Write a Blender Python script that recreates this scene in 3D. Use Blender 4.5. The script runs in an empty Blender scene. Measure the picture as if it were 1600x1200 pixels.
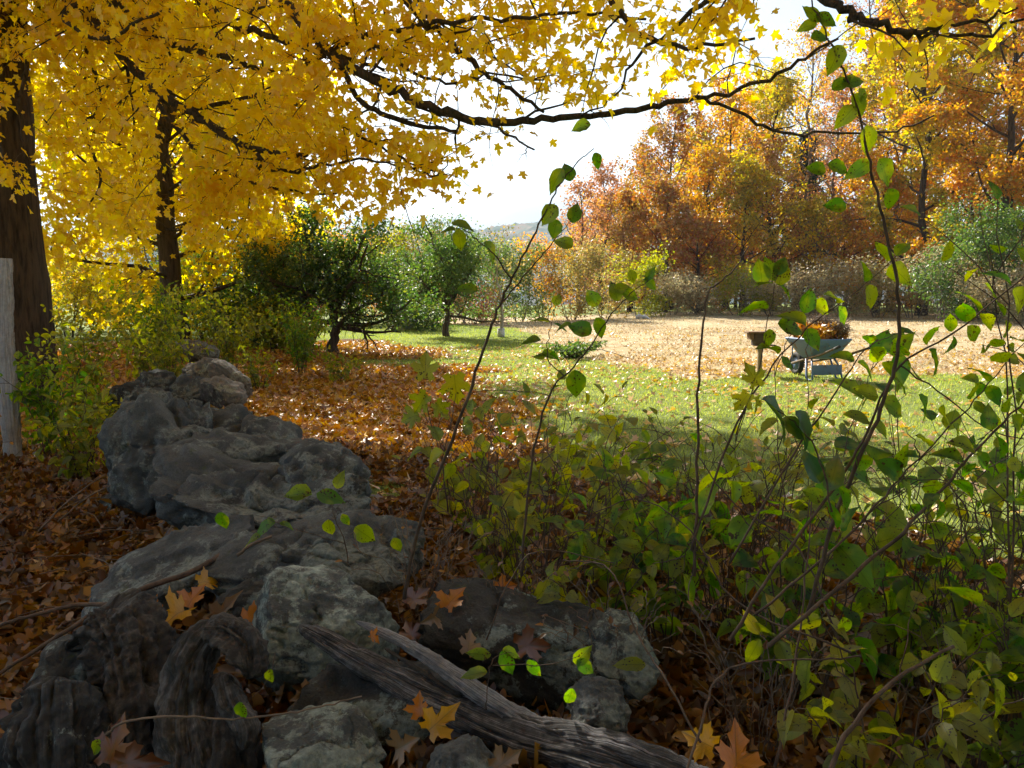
import bpy, math, random
import numpy as np
from mathutils import Vector, Matrix, noise as mnoise

R = math.radians
sc = bpy.context.scene
COL = sc.collection
random.seed(7)
rng = np.random.default_rng(11)

# ------------------------------------------------------------------ camera
HAZE = .0002
F = 1246.0                    # focal length in pixels of the 1600 px wide photograph
PITCH = R(6.6)
EYE = Vector((0, 0, 1.5))
cam = bpy.data.cameras.new('camera')
cam.sensor_width = 36
cam.lens = 36 * F / 1600
cam.clip_start = .05
cam.clip_end = 40000
camo = bpy.data.objects.new('camera', cam)
COL.objects.link(camo)
camo.location = EYE
camo.rotation_euler = (R(90) - PITCH, 0, 0)
sc.camera = camo

# ------------------------------------------------------------------ light
SUN_AZ, SUN_EL = R(-24), R(37)
w = bpy.data.worlds.new("World")
sc.world = w
w.use_nodes = True
sky = w.node_tree.nodes.new('ShaderNodeTexSky')
sky.sky_type = 'NISHITA'
sky.sun_disc = False
sky.sun_elevation = SUN_EL
sky.sun_rotation = SUN_AZ
sky.dust_density = 2.0
bg = w.node_tree.nodes['Background']
w.node_tree.links.new(sky.outputs[0], bg.inputs[0])
bg.inputs[1].default_value = .05
sl = bpy.data.lights.new('sun', 'SUN')
sl.energy = 5.0
sl.angle = R(.5)
sl.color = (1, .94, .84)
slo = bpy.data.objects.new('sun', sl)
COL.objects.link(slo)
sdir = Vector((math.sin(SUN_AZ) * math.cos(SUN_EL), math.cos(SUN_AZ) * math.cos(SUN_EL), math.sin(SUN_EL)))
slo.location = sdir * 60
slo.rotation_euler = sdir.to_track_quat('Z', 'Y').to_euler()
sc.view_settings.view_transform = 'Standard'
sc.view_settings.look = 'None'
sc.view_settings.exposure = 1.7
sc.view_settings.gamma = 1
sc.render.engine = 'CYCLES'
cy = sc.cycles
cy.max_bounces = 7
cy.diffuse_bounces = 4
cy.glossy_bounces = 2
cy.transmission_bounces = 5
cy.transparent_max_bounces = 6
cy.volume_bounces = 0
cy.use_denoising = True
cy.sample_clamp_indirect = 6
cy.caustics_reflective = False
cy.caustics_refractive = False


# ------------------------------------------------------------------ helpers
def ray(px, py):
    a, b = (px - 800) / F, (600 - py) / F
    return Vector((a, math.cos(PITCH) + b * math.sin(PITCH), -math.sin(PITCH) + b * math.cos(PITCH)))


def at(px, py, d):
    """point at pixel (of the 1600x1200 photograph) and depth d along the view axis"""
    return EYE + ray(px, py) * d


def gnd(px, py, z=0.):
    r = ray(px, py)
    return EYE + r * ((z - EYE.z) / r.z)


def atY(px, py, Y):
    r = ray(px, py)
    return EYE + r * (Y / r.y)


def tag(o, label=None, cat=None, group=None, kind=None):
    if label: o['label'] = label
    if cat: o['category'] = cat
    if group: o['group'] = group
    if kind: o['kind'] = kind
    return o


def empty(name, loc, label, cat, group=None, rz=0.):
    o = bpy.data.objects.new(name, None)
    COL.objects.link(o)
    o.location = loc
    o.rotation_euler = (0, 0, rz)
    o.empty_display_size = .1
    o.matrix_parent_inverse = Matrix.Identity(4)
    return tag(o, label, cat, group)


def build(name, V, loops, counts, mats, parent=None, uv=None, mi=None, smooth=False, world=True, loc=None):
    """one mesh object from arrays; V in world space, stored relative to parent / loc"""
    V = np.asarray(V, dtype=np.float32).reshape(-1, 3)
    origin = np.zeros(3, dtype=np.float32)
    if parent is not None and world:
        origin = np.array(parent.location, dtype=np.float32)
    elif loc is not None and world:
        origin = np.array(loc, dtype=np.float32)
    me = bpy.data.meshes.new(name)
    loops = np.asarray(loops, dtype=np.int32).ravel()
    counts = np.asarray(counts, dtype=np.int32).ravel()
    me.vertices.add(len(V))
    me.vertices.foreach_set('co', (V - origin).ravel())
    me.loops.add(len(loops))
    me.loops.foreach_set('vertex_index', loops)
    me.polygons.add(len(counts))
    st = np.zeros(len(counts), dtype=np.int32)
    st[1:] = np.cumsum(counts)[:-1]
    me.polygons.foreach_set('loop_start', st)
    me.polygons.foreach_set('loop_total', counts)
    if mi is not None:
        me.polygons.foreach_set('material_index', np.asarray(mi, dtype=np.int32))
    if uv is not None:
        l = me.uv_layers.new(name='UVMap')
        l.data.foreach_set('uv', np.asarray(uv, dtype=np.float32)[loops].ravel())
    me.update(calc_edges=True)
    if smooth:
        me.polygons.foreach_set('use_smooth', np.ones(len(counts), dtype=bool))
    for m in (mats if isinstance(mats, (list, tuple)) else [mats]):
        me.materials.append(m)
    o = bpy.data.objects.new(name, me)
    COL.objects.link(o)
    if parent is not None:
        o.parent = parent
    elif loc is not None:
        o.location = loc
    return o


class Tubes:
    def __init__(s): s.V, s.L, s.C, s.n = [], [], [], 0

    def add(s, pts, rad, sides=6, cap=True, flat=1.0, lump=0., seed=0):
        P = np.array([tuple(p) for p in pts], dtype=float)
        if len(P) < 2: return
        r = np.broadcast_to(np.asarray(rad, dtype=float), (len(P),))
        T = np.gradient(P, axis=0)
        T /= np.linalg.norm(T, axis=1)[:, None] + 1e-9
        up = np.array((0, 0, 1.)) if abs(T[0][2]) < .9 else np.array((1., 0, 0))
        u = np.cross(up, T[0]); u /= np.linalg.norm(u)
        a = np.arange(sides) * 2 * np.pi / sides
        rr = np.random.default_rng(seed)
        ph = rr.uniform(0, 6.28, 6)
        for i in range(len(P)):
            u = u - T[i] * np.dot(u, T[i]); u /= np.linalg.norm(u) + 1e-9
            v = np.cross(T[i], u)
            rad_a = r[i] * (1 + lump * (np.sin(2 * a + ph[0] + i * .35) * .5 + np.sin(3 * a + ph[1] - i * .5) * .35 + np.sin(7 * a + ph[2] + i * .12) * .25 + .2 * np.sin(i * 1.3 + ph[3])))
            s.V.append(P[i] + (np.cos(a) * rad_a)[:, None] * u + (np.sin(a) * rad_a * flat)[:, None] * v)
        k = s.n
        i, j = np.meshgrid(np.arange(len(P) - 1), np.arange(sides), indexing='ij')
        j2 = (j + 1) % sides
        q = np.stack([k + i * sides + j, k + i * sides + j2, k + (i + 1) * sides + j2, k + (i + 1) * sides + j], -1).reshape(-1)
        s.L.append(q); s.C.append(np.full((len(P) - 1) * sides, 4))
        if cap:
            s.L.append(k + np.arange(sides)[::-1]); s.C.append([sides])
            s.L.append(k + (len(P) - 1) * sides + np.arange(sides)); s.C.append([sides])
        s.n += len(P) * sides

    def build(s, name, mat, parent=None, smooth=True, **k):
        return build(name, np.concatenate(s.V), np.concatenate(s.L), np.concatenate(s.C), mat, parent, smooth=smooth, **k)


class Faces:
    """plain polygon collector (world or local coordinates)"""
    def __init__(s): s.V, s.L, s.C, s.n = [], [], [], 0

    def poly(s, vs, faces):
        s.V.append(np.array([tuple(v) for v in vs], dtype=float))
        for f in faces:
            s.L.append(np.array(f) + s.n); s.C.append([len(f)])
        s.n += len(vs)

    def box(s, c, d, M=None, taper=1.0):
        x, y, z = d[0] / 2, d[1] / 2, d[2] / 2
        vs = [(sx * x * (taper if sz < 0 else 1), sy * y * (taper if sz < 0 else 1), sz * z) for sz in (-1, 1) for sy in (-1, 1) for sx in (-1, 1)]
        vs = [Vector(v) for v in vs]
        if M is not None: vs = [M @ v for v in vs]
        vs = [v + Vector(c) for v in vs]
        s.poly(vs, [(0, 2, 3, 1), (4, 5, 7, 6), (0, 1, 5, 4), (2, 6, 7, 3), (0, 4, 6, 2), (1, 3, 7, 5)])

    def build(s, name, mat, parent=None, bevel=0, **k):
        o = build(name, np.concatenate(s.V), np.concatenate(s.L), np.concatenate(s.C), mat, parent, **k)
        if bevel:
            b = o.modifiers.new('bevel', 'BEVEL'); b.width = bevel; b.segments = 2
        return o


# ---- leaf templates: (verts n x 2, loops, counts)
def t_fan(outline, centre=(0, .45)):
    V = np.array([centre] + list(outline), dtype=float)
    n = len(outline)
    L = []
    for i in range(n):
        L += [0, 1 + i, 1 + (i + 1) % n]
    return V, np.array(L), np.full(n, 3)


def mirror(h):
    return h + [(-x, y) for x, y in reversed(h) if abs(x) > 1e-6]


T_MAPLE_HI = t_fan(mirror([(0, 0), (.1, .02), (.2, -.1), (.3, -.04), (.42, .02), (.33, .15), (.3, .25), (.45, .3), (.52, .42), (.68, .52), (.54, .56), (.5, .68),
                           (.36, .6), (.2, .55), (.24, .72), (.32, .8), (.18, .85), (.1, .95), (0, 1.1)]), (0, .3))
T_MAPLE = t_fan(mirror([(0, 0), (.36, -.05), (.3, .2), (.62, .5), (.46, .6), (.2, .52), (.26, .8), (0, 1.06)]), (0, .32))
T_MAPLE_LO = t_fan(mirror([(0, 0), (.38, -.02), (.3, .22), (.6, .52), (.2, .55), (0, 1.05)]), (0, .3))
T_DIA = (np.array([(0, 0), (.34, .45), (0, 1), (-.34, .45)], dtype=float), np.array([0, 1, 2, 0, 2, 3]), np.array([3, 3]))
T_QUAD = (np.array([(-.3, .1), (.36, 0), (.42, .8), (-.3, 1)], dtype=float), np.array([0, 1, 2, 3]), np.array([4]))


def t_oval(wid=.3):
    V, L, C = [(0, 0)], [], []
    ts = (.05, .15, .29, .45, .62, .77, .89, .965)
    for i, t in enumerate(ts):
        wd = wid * (math.sin(math.pi * t ** .82) ** .8) * (1.02 - .1 * t) * (1 + .035 * (-1) ** i)
        V += [(-wd, t), (-wd * .5, t), (0, t), (wd * .5, t), (wd, t)]
    V.append((0, 1.06))
    for k in range(4): L += [0, 2 + k, 1 + k]; C.append(3)
    for i in range(len(ts) - 1):
        a, b = 1 + 5 * i, 6 + 5 * i
        for k in range(4): L += [a + k, a + k + 1, b + k + 1, b + k]; C.append(4)
    a = 1 + 5 * (len(ts) - 1); e = len(V) - 1
    for k in range(4): L += [a + k, a + k + 1, e]; C.append(3)
    return np.array(V, dtype=float), np.array(L), np.array(C)


T_OVAL = t_oval()
T_OVAL_BROAD = t_oval(.36)
T_OVAL_LO = (np.array([(0, 0), (.24, .22), (.3, .5), (.18, .82), (0, 1.02), (-.18, .82), (-.3, .5), (-.24, .22)], dtype=float), np.array([0, 1, 2, 3, 4, 0, 4, 5, 6, 7]), np.array([5, 5]))


def leaves(T, P, D, N, S, cup=(.0, .5), droop=(0., .5), seed=0, wid=(.85, 1.15)):
    """place template T at points P, tips along D, normals near N, size S; returns V, L, C, UV"""
    r = np.random.default_rng(seed)
    P = np.asarray(P, float); n = len(P)
    D = np.asarray(D, float); D = D / (np.linalg.norm(D, axis=1)[:, None] + 1e-9)
    N = np.asarray(N, float)
    X = np.cross(D, N); X /= np.linalg.norm(X, axis=1)[:, None] + 1e-9
    Z = np.cross(X, D)
    S = np.broadcast_to(np.asarray(S, float), (n,))
    tv, tl, tc = T
    m = len(tv)
    x = tv[:, 0][None] * r.uniform(*wid, n)[:, None]
    y = np.broadcast_to(tv[:, 1][None], x.shape)
    c = r.uniform(*cup, n)[:, None]; d = r.uniform(*droop, n)[:, None]; tw = r.normal(0, .25, n)[:, None]
    z = c * np.abs(x) * .9 - d * y * y + tw * x * y + r.normal(0, .02, (n, m))
    V = P[:, None] + (x[..., None] * X[:, None] + y[..., None] * D[:, None] + z[..., None] * Z[:, None]) * S[:, None, None]
    L = (tl[None] + (np.arange(n) * m)[:, None]).ravel()
    C = np.tile(tc, n)
    UV = np.tile(tv, (n, 1))
    return V.reshape(-1, 3), L, C, UV


def merge(parts):
    V, L, C, U, k = [], [], [], [], 0
    for v, l, c, u in parts:
        V.append(v); L.append(l + k); C.append(c); U.append(u); k += len(v)
    return np.concatenate(V), np.concatenate(L), np.concatenate(C), np.concatenate(U)


def rand_dirs(n, r, zmean=0., zs=1.):
    v = r.normal(0, 1, (n, 3)); v[:, 2] = v[:, 2] * zs + zmean
    return v / (np.linalg.norm(v, axis=1)[:, None] + 1e-9)


# ------------------------------------------------------------------ materials
def newmat(name):
    m = bpy.data.materials.new(name); m.use_nodes = True
    nt = m.node_tree
    for n in list(nt.nodes): nt.nodes.remove(n)
    out = nt.nodes.new('ShaderNodeOutputMaterial')
    return m, nt, out


def ramp(nt, stops, fac=None, interp='LINEAR'):
    n = nt.nodes.new('ShaderNodeValToRGB')
    cr = n.color_ramp; cr.interpolation = interp
    while len(cr.elements) < len(stops): cr.elements.new(.5)
    for e, (p, c) in zip(cr.elements, stops):
        e.position = p; e.color = (*c, 1) if len(c) == 3 else c
    if fac is not None: nt.links.new(fac, n.inputs[0])
    return n


def math_n(nt, op, a, b=None, clamp=False):
    n = nt.nodes.new('ShaderNodeMath'); n.operation = op; n.use_clamp = clamp
    for i, v in enumerate((a, b)):
        if v is None: continue
        if isinstance(v, (int, float)): n.inputs[i].default_value = v
        else: nt.links.new(v, n.inputs[i])
    return n.outputs[0]


def mixc(nt, f, a, b, bt='MIX'):
    n = nt.nodes.new('ShaderNodeMix'); n.data_type = 'RGBA'; n.blend_type = bt
    for i, v in ((0, f), (6, a), (7, b)):
        if isinstance(v, (int, float)): n.inputs[i].default_value = v
        elif isinstance(v, tuple): n.inputs[i].default_value = (*v, 1)
        else: nt.links.new(v, n.inputs[i])
    return n.outputs[2]


def noise_n(nt, vec, scale, detail=4, rough=.55, out='Fac'):
    n = nt.nodes.new('ShaderNodeTexNoise')
    n.inputs['Scale'].default_value = scale; n.inputs['Detail'].default_value = detail; n.inputs['Roughness'].default_value = rough
    if vec is not None: nt.links.new(vec, n.inputs['Vector'])
    return n.outputs[out]


def leaf_mat(name, cols, trans=.5, tboost=1.6, gloss=.06, rough=.38, clump=.35, cscale=.6, spots=0., veins=False, tsat=1.15):
    """thin leaf: diffuse + translucent + a little sheen; colour varies leaf by leaf and branch by branch"""
    m, nt, out = newmat(name)
    geo = nt.nodes.new('ShaderNodeNewGeometry')
    tc = nt.nodes.new('ShaderNodeTexCoord')
    nz = noise_n(nt, tc.outputs['Object'], cscale, 2)
    f = math_n(nt, 'MULTIPLY', geo.outputs['Random Per Island'], 1 - clump)
    g = math_n(nt, 'MULTIPLY', math_n(nt, 'SUBTRACT', nz, .25), 2 * clump)
    f = math_n(nt, 'ADD', f, g, clamp=True)
    k = len(cols)
    cr = ramp(nt, [(i / max(1, k - 1), c) for i, c in enumerate(cols)], f)
    col = cr.outputs[0]
    if spots or veins:
        uv = nt.nodes.new('ShaderNodeUVMap')
        off = nt.nodes.new('ShaderNodeVectorMath'); off.operation = 'ADD'
        sh = nt.nodes.new('ShaderNodeCombineXYZ')
        nt.links.new(math_n(nt, 'MULTIPLY', geo.outputs['Random Per Island'], 57.), sh.inputs[0])
        nt.links.new(math_n(nt, 'MULTIPLY', geo.outputs['Random Per Island'], 91.), sh.inputs[1])
        nt.links.new(uv.outputs[0], off.inputs[0]); nt.links.new(sh.outputs[0], off.inputs[1])
        if spots:
            v = nt.nodes.new('ShaderNodeTexVoronoi'); v.inputs['Scale'].default_value = 10
            nt.links.new(off.outputs[0], v.inputs['Vector'])
            nn = noise_n(nt, off.outputs[0], 3.0, 2)
            th = math_n(nt, 'MULTIPLY', math_n(nt, 'SUBTRACT', nn, .40), 2.6 * spots)
            sp = math_n(nt, 'LESS_THAN', v.outputs['Distance'], th)
            col = mixc(nt, sp, col, (.035, .022, .008))
            ye = math_n(nt, 'MULTIPLY', math_n(nt, 'SUBTRACT', noise_n(nt, off.outputs[0], 1.6, 2), .5, clamp=True), 3.5, clamp=True)
            col = mixc(nt, ye, col, (.30, .33, .02))
        if veins:
            sep = nt.nodes.new('ShaderNodeSeparateXYZ'); nt.links.new(uv.outputs[0], sep.inputs[0])
            ax = math_n(nt, 'ABSOLUTE', sep.outputs[0])
            mid = math_n(nt, 'LESS_THAN', ax, .014)
            s2 = math_n(nt, 'SUBTRACT', sep.outputs[1], math_n(nt, 'MULTIPLY', ax, 1.1))
            s3 = math_n(nt, 'FRACT', math_n(nt, 'MULTIPLY', s2, 7.))
            side = math_n(nt, 'LESS_THAN', s3, .09)
            vv = math_n(nt, 'MAXIMUM', mid, math_n(nt, 'MULTIPLY', side, .55))
            col = mixc(nt, math_n(nt, 'MULTIPLY', vv, .35), col, (.02, .045, .006))
    dif = nt.nodes.new('ShaderNodeBsdfDiffuse'); nt.links.new(col, dif.inputs[0])
    tr = nt.nodes.new('ShaderNodeBsdfTranslucent')
    hs = nt.nodes.new('ShaderNodeHueSaturation'); hs.inputs['Saturation'].default_value = tsat; hs.inputs['Value'].default_value = tboost
    nt.links.new(col, hs.inputs['Color']); nt.links.new(hs.outputs[0], tr.inputs[0])
    mx = nt.nodes.new('ShaderNodeMixShader'); mx.inputs[0].default_value = trans
    nt.links.new(dif.outputs[0], mx.inputs[1]); nt.links.new(tr.outputs[0], mx.inputs[2])
    gl = nt.nodes.new('ShaderNodeBsdfGlossy'); gl.inputs['Roughness'].default_value = rough
    mg = nt.nodes.new('ShaderNodeMixShader'); mg.inputs[0].default_value = gloss
    nt.links.new(mx.outputs[0], mg.inputs[1]); nt.links.new(gl.outputs[0], mg.inputs[2])
    nt.links.new(mg.outputs[0], out.inputs[0])
    return m


def solid_mat(name, stops, scale=8, rough=.8, bump=.3, stretch=(1, 1, 1), detail=6, metal=0., bscale=None, extra=None):
    """stops: colour ramp driven by noise in object space"""
    m, nt, out = newmat(name)
    tc = nt.nodes.new('ShaderNodeTexCoord')
    mp = nt.nodes.new('ShaderNodeMapping'); mp.inputs['Scale'].default_value = stretch
    nt.links.new(tc.outputs['Object'], mp.inputs[0])
    nz = noise_n(nt, mp.outputs[0], scale, detail, .6)
    col = ramp(nt, stops, nz).outputs[0]
    if extra: col = extra(nt, tc, col)
    p = nt.nodes.new('ShaderNodeBsdfPrincipled')
    p.inputs['Roughness'].default_value = rough; p.inputs['Metallic'].default_value = metal
    p.inputs['Specular IOR Level'].default_value = .3
    nt.links.new(col, p.inputs['Base Color'])
    if bump:
        b = nt.nodes.new('ShaderNodeBump'); b.inputs['Strength'].default_value = bump; b.inputs['Distance'].default_value = .02
        nb = noise_n(nt, mp.outputs[0], bscale or scale * 3, 6, .65)
        nt.links.new(nb, b.inputs['Height']); nt.links.new(b.outputs[0], p.inputs['Normal'])
    nt.links.new(p.outputs[0], out.inputs[0])
    return m


def rock_mat(name, base, lichen=.5, lcol=(.30, .34, .29), scale=1.):
    m, nt, out = newmat(name)
    tc = nt.nodes.new('ShaderNodeTexCoord'); oc = tc.outputs['Object']
    n1 = noise_n(nt, oc, 5 * scale, 8, .65)
    c = ramp(nt, [(.3, tuple(v * .45 for v in base)), (.5, base), (.68, tuple(v * 1.5 for v in base))], n1).outputs[0]
    sp = noise_n(nt, oc, 140 * scale, 3, .7)
    c = mixc(nt, ramp(nt, [(.42, (0, 0, 0)), (.62, (.55, .55, .55))], sp).outputs[0], c, tuple(v * .4 for v in base))
    # dark streaky staining
    n3 = noise_n(nt, oc, 2.2 * scale, 5, .6)
    c = mixc(nt, ramp(nt, [(.5, (0, 0, 0)), (.62, (.7, .7, .7))], n3).outputs[0], c, (.03, .028, .022))
    # lichen: crusty blotches
    la = noise_n(nt, oc, 9 * scale, 9, .78)
    lb = noise_n(nt, oc, 1.9 * scale, 3, .5)
    ls = math_n(nt, 'ADD', la, math_n(nt, 'MULTIPLY', lb, .55))
    lm = ramp(nt, [(.86 - .14 * lichen, (0, 0, 0)), (.90 - .12 * lichen, (1, 1, 1))], ls).outputs[0]
    lv = noise_n(nt, oc, 60 * scale, 4, .7)
    lc = ramp(nt, [(.35, tuple(v * .5 for v in lcol)), (.65, lcol), (.8, tuple(min(1, v * 1.6) for v in lcol))], lv).outputs[0]
    c = mixc(nt, lm, c, lc)
    # leaf-green moss specks
    mo = ramp(nt, [(.60, (0, 0, 0)), (.68, (.6, .6, .6))], noise_n(nt, oc, 14 * scale, 6, .7)).outputs[0]
    c = mixc(nt, mo, c, (.06, .075, .02))
    p = nt.nodes.new('ShaderNodeBsdfPrincipled'); p.inputs['Roughness'].default_value = .85
    p.inputs['Specular IOR Level'].default_value = .25
    nt.links.new(c, p.inputs['Base Color'])
    b = nt.nodes.new('ShaderNodeBump'); b.inputs['Strength'].default_value = .75; b.inputs['Distance'].default_value = .03
    h = math_n(nt, 'ADD', math_n(nt, 'MULTIPLY', noise_n(nt, oc, 12 * scale, 9, .7), 1.), math_n(nt, 'MULTIPLY', la, .5))
    nt.links.new(h, b.inputs['Height']); nt.links.new(b.outputs[0], p.inputs['Normal'])
    nt.links.new(p.outputs[0], out.inputs[0])
    return m


def bark_mat(name, dark, light, vscale=1., lichen=None):
    m, nt, out = newmat(name)
    tc = nt.nodes.new('ShaderNodeTexCoord')
    mp = nt.nodes.new('ShaderNodeMapping'); mp.inputs['Scale'].default_value = (14 * vscale, 14 * vscale, 2.0 * vscale)
    nt.links.new(tc.outputs['Object'], mp.inputs[0])
    n1 = noise_n(nt, mp.outputs[0], 1.3, 8, .65)
    n2 = noise_n(nt, tc.outputs['Object'], 1.4, 3)
    f = math_n(nt, 'ADD', math_n(nt, 'MULTIPLY', n1, .8), math_n(nt, 'MULTIPLY', n2, .25))
    c = ramp(nt, [(.38, dark), (.55, light), (.72, tuple(v * 1.35 for v in light))], f).outputs[0]
    if lichen:
        lm = ramp(nt, [(.56, (0, 0, 0)), (.6, (.9, .9, .9))], noise_n(nt, tc.outputs['Object'], 14, 7, .75)).outputs[0]
        c = mixc(nt, lm, c, lichen)
    p = nt.nodes.new('ShaderNodeBsdfPrincipled'); p.inputs['Roughness'].default_value = .9; p.inputs['Specular IOR Level'].default_value = .2
    nt.links.new(c, p.inputs['Base Color'])
    b = nt.nodes.new('ShaderNodeBump'); b.inputs['Strength'].default_value = 1.; b.inputs['Distance'].default_value = .04
    nt.links.new(n1, b.inputs['Height']); nt.links.new(b.outputs[0], p.inputs['Normal'])
    nt.links.new(p.outputs[0], out.inputs[0])
    return m


M = {}
M['maple_leaf'] = leaf_mat('maple_leaf', [(.52, .28, .012), (.68, .45, .012), (.76, .54, .02), (.76, .60, .04), (.50, .48, .03)], trans=.7, tboost=1.6, gloss=.05, clump=.4, cscale=.5)
M['maple_leaf_gold'] = leaf_mat('maple_leaf_gold', [(.54, .34, .015), (.64, .46, .02), (.70, .55, .03), (.66, .58, .05), (.42, .46, .04)], trans=.7, tboost=1.45, gloss=.05, clump=.4, cscale=.4)
M['green_leaf'] = leaf_mat('green_leaf', [(.03, .10, .010), (.06, .15, .010), (.11, .19, .010), (.17, .22, .010), (.25, .25, .014)], trans=.75, tboost=2.1, gloss=.03, rough=.45, spots=.7, veins=True, clump=.3, cscale=1.5)
M['dark_green_leaf'] = leaf_mat('dark_green_leaf', [(.02, .07, .015), (.03, .09, .02), (.05, .11, .02), (.08, .14, .02)], trans=.5, tboost=1.6, gloss=.08, spots=.4, veins=True)
M['yellow_green_leaf'] = leaf_mat('yellow_green_leaf', [(.08, .13, .014), (.14, .18, .016), (.24, .25, .018), (.34, .30, .025), (.30, .19, .02)], trans=.7, tboost=1.75, gloss=.04, rough=.5, clump=.4, cscale=1.5, spots=.6, veins=True)
M['apple_leaf'] = leaf_mat('apple_leaf', [(.025, .07, .015), (.04, .09, .02), (.07, .12, .02), (.12, .16, .03), (.22, .2, .03)], trans=.5, tboost=1.8, gloss=.06, rough=.45, clump=.35, cscale=.9)
M['apple_leaf_light'] = leaf_mat('apple_leaf_light', [(.07, .12, .03), (.1, .16, .04), (.16, .2, .06), (.3, .28, .05)], trans=.5, tboost=1.7, gloss=.06, rough=.45, clump=.35, cscale=.9)
M['apple_leaf_mid'] = leaf_mat('apple_leaf_mid', [(.04, .09, .02), (.06, .12, .025), (.1, .15, .03), (.18, .2, .04)], trans=.5, tboost=1.8, gloss=.06, rough=.45, clump=.35, cscale=.9)
M['orange_leaf'] = leaf_mat('orange_leaf', [(.18, .06, .015), (.48, .16, .018), (.64, .27, .02), (.66, .38, .03), (.36, .30, .04), (.58, .26, .03), (.68, .48, .16)], trans=.6, tboost=1.45, gloss=.06, rough=.42, clump=.5, cscale=.35, tsat=1.2)
M['gold_leaf'] = leaf_mat('gold_leaf', [(.24, .11, .015), (.54, .28, .018), (.66, .44, .02), (.52, .46, .04), (.2, .22, .04), (.62, .38, .025), (.68, .56, .18)], trans=.6, tboost=1.45, gloss=.06, rough=.42, clump=.5, cscale=.35, tsat=1.2)
M['rust_leaf'] = leaf_mat('rust_leaf', [(.12, .045, .025), (.30, .09, .04), (.42, .15, .05), (.30, .24, .06), (.48, .26, .08), (.54, .38, .2), (.20, .10, .05)], trans=.5, tboost=1.4, gloss=.06, rough=.42, clump=.5, cscale=.4, tsat=1.2)
M['red_leaf'] = leaf_mat('red_leaf', [(.15, .025, .015), (.3, .05, .03), (.42, .1, .06), (.4, .2, .08)], trans=.5, tboost=1.4, gloss=.06, rough=.42, clump=.5, cscale=.5)
M['mauve_leaf'] = leaf_mat('mauve_leaf', [(.3, .13, .08), (.42, .2, .11), (.48, .27, .14), (.44, .32, .17)], trans=.5, tboost=1.4, gloss=.06, rough=.42, clump=.5, cscale=.5, tsat=1.2)
M['brush_leaf'] = leaf_mat('brush_leaf', [(.26, .16, .09), (.38, .28, .14), (.44, .38, .22), (.3, .31, .15), (.18, .22, .08)], trans=.4, tboost=1.3, gloss=.06, rough=.42, clump=.5, cscale=.5)
M['shrub_lime'] = leaf_mat('shrub_lime', [(.13, .16, .04), (.22, .22, .06), (.34, .28, .09), (.36, .24, .08), (.2, .16, .06)], trans=.5, tboost=1.5, gloss=.06, rough=.42, clump=.4, cscale=.6)
M['fir_leaf'] = leaf_mat('fir_leaf', [(.02, .045, .02), (.03, .06, .025), (.05, .08, .03)], trans=.15, gloss=.05)
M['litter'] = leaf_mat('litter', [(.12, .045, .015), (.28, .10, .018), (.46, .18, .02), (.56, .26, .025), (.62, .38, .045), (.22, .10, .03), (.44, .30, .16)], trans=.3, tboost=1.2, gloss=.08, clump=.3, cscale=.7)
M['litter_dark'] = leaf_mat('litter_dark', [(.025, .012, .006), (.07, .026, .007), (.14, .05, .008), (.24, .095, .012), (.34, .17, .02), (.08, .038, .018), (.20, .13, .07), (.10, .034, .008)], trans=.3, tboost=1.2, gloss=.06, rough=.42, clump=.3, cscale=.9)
M['litter_lawn'] = leaf_mat('litter_lawn', [(.42, .2, .04), (.6, .4, .05), (.6, .42, .2), (.5, .36, .22), (.62, .3, .04)], trans=.3, tboost=1.2, gloss=.08, clump=.2)
M['leaf_orange'] = leaf_mat('leaf_orange', [(.42, .13, .008), (.46, .17, .01)], trans=.4, tboost=1.3, gloss=.06, veins=True)
M['leaf_gold'] = leaf_mat('leaf_gold', [(.5, .25, .01), (.52, .28, .014)], trans=.4, tboost=1.3, gloss=.06, veins=True)
M['leaf_brown'] = leaf_mat('leaf_brown', [(.10, .032, .010), (.14, .048, .014)], trans=.2, tboost=1.2, gloss=.08, veins=True)
M['leaf_tan'] = leaf_mat('leaf_tan', [(.17, .10, .045), (.22, .135, .06)], trans=.2, tboost=1.2, gloss=.06, veins=True)
M['grass'] = leaf_mat('grass', [(.20, .27, .05), (.29, .36, .07), (.38, .42, .10), (.50, .47, .19)], trans=.55, tboost=1.3, gloss=.05, clump=.5, cscale=.5)
M['dry_grass'] = leaf_mat('dry_grass', [(.3, .22, .12), (.44, .33, .19), (.54, .44, .28), (.3, .28, .1)], trans=.4, tboost=1.2, gloss=.05)
M['rough_grass'] = leaf_mat('rough_grass', [(.04, .08, .015), (.07, .11, .02), (.14, .14, .03), (.22, .16, .05)], trans=.4, tboost=1.3, gloss=.05)
M['bark_maple'] = bark_mat('bark_maple', (.02, .014, .009), (.085, .058, .036))
M['bark_limb'] = bark_mat('bark_limb', (.025, .02, .016), (.085, .068, .055), 2.)
M['bark_dark'] = bark_mat('bark_dark', (.025, .018, .014), (.08, .06, .045))
M['bark_grey'] = bark_mat('bark_grey', (.08, .065, .055), (.2, .17, .14))
M['bark_pale'] = bark_mat('bark_pale', (.2, .18, .15), (.42, .38, .33))
M['twig'] = solid_mat('twig', [(.3, (.045, .028, .02)), (.6, (.12, .08, .055)), (.75, (.2, .15, .11))], scale=20, bump=.2)
M['twig_pale'] = solid_mat('twig_pale', [(.3, (.1, .07, .05)), (.6, (.2, .15, .11))], scale=20, bump=.2)
M['rock'] = rock_mat('rock', (.098, .104, .103), .5, (.21, .235, .215))
M['rock_lichen'] = rock_mat('rock_lichen', (.095, .102, .097), 1., (.28, .33, .29))
M['rock_blue'] = rock_mat('rock_blue', (.096, .104, .107), .55, (.22, .25, .235))
M['rock_warm'] = rock_mat('rock_warm', (.2, .18, .15), .2, (.3, .3, .22))
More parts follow.
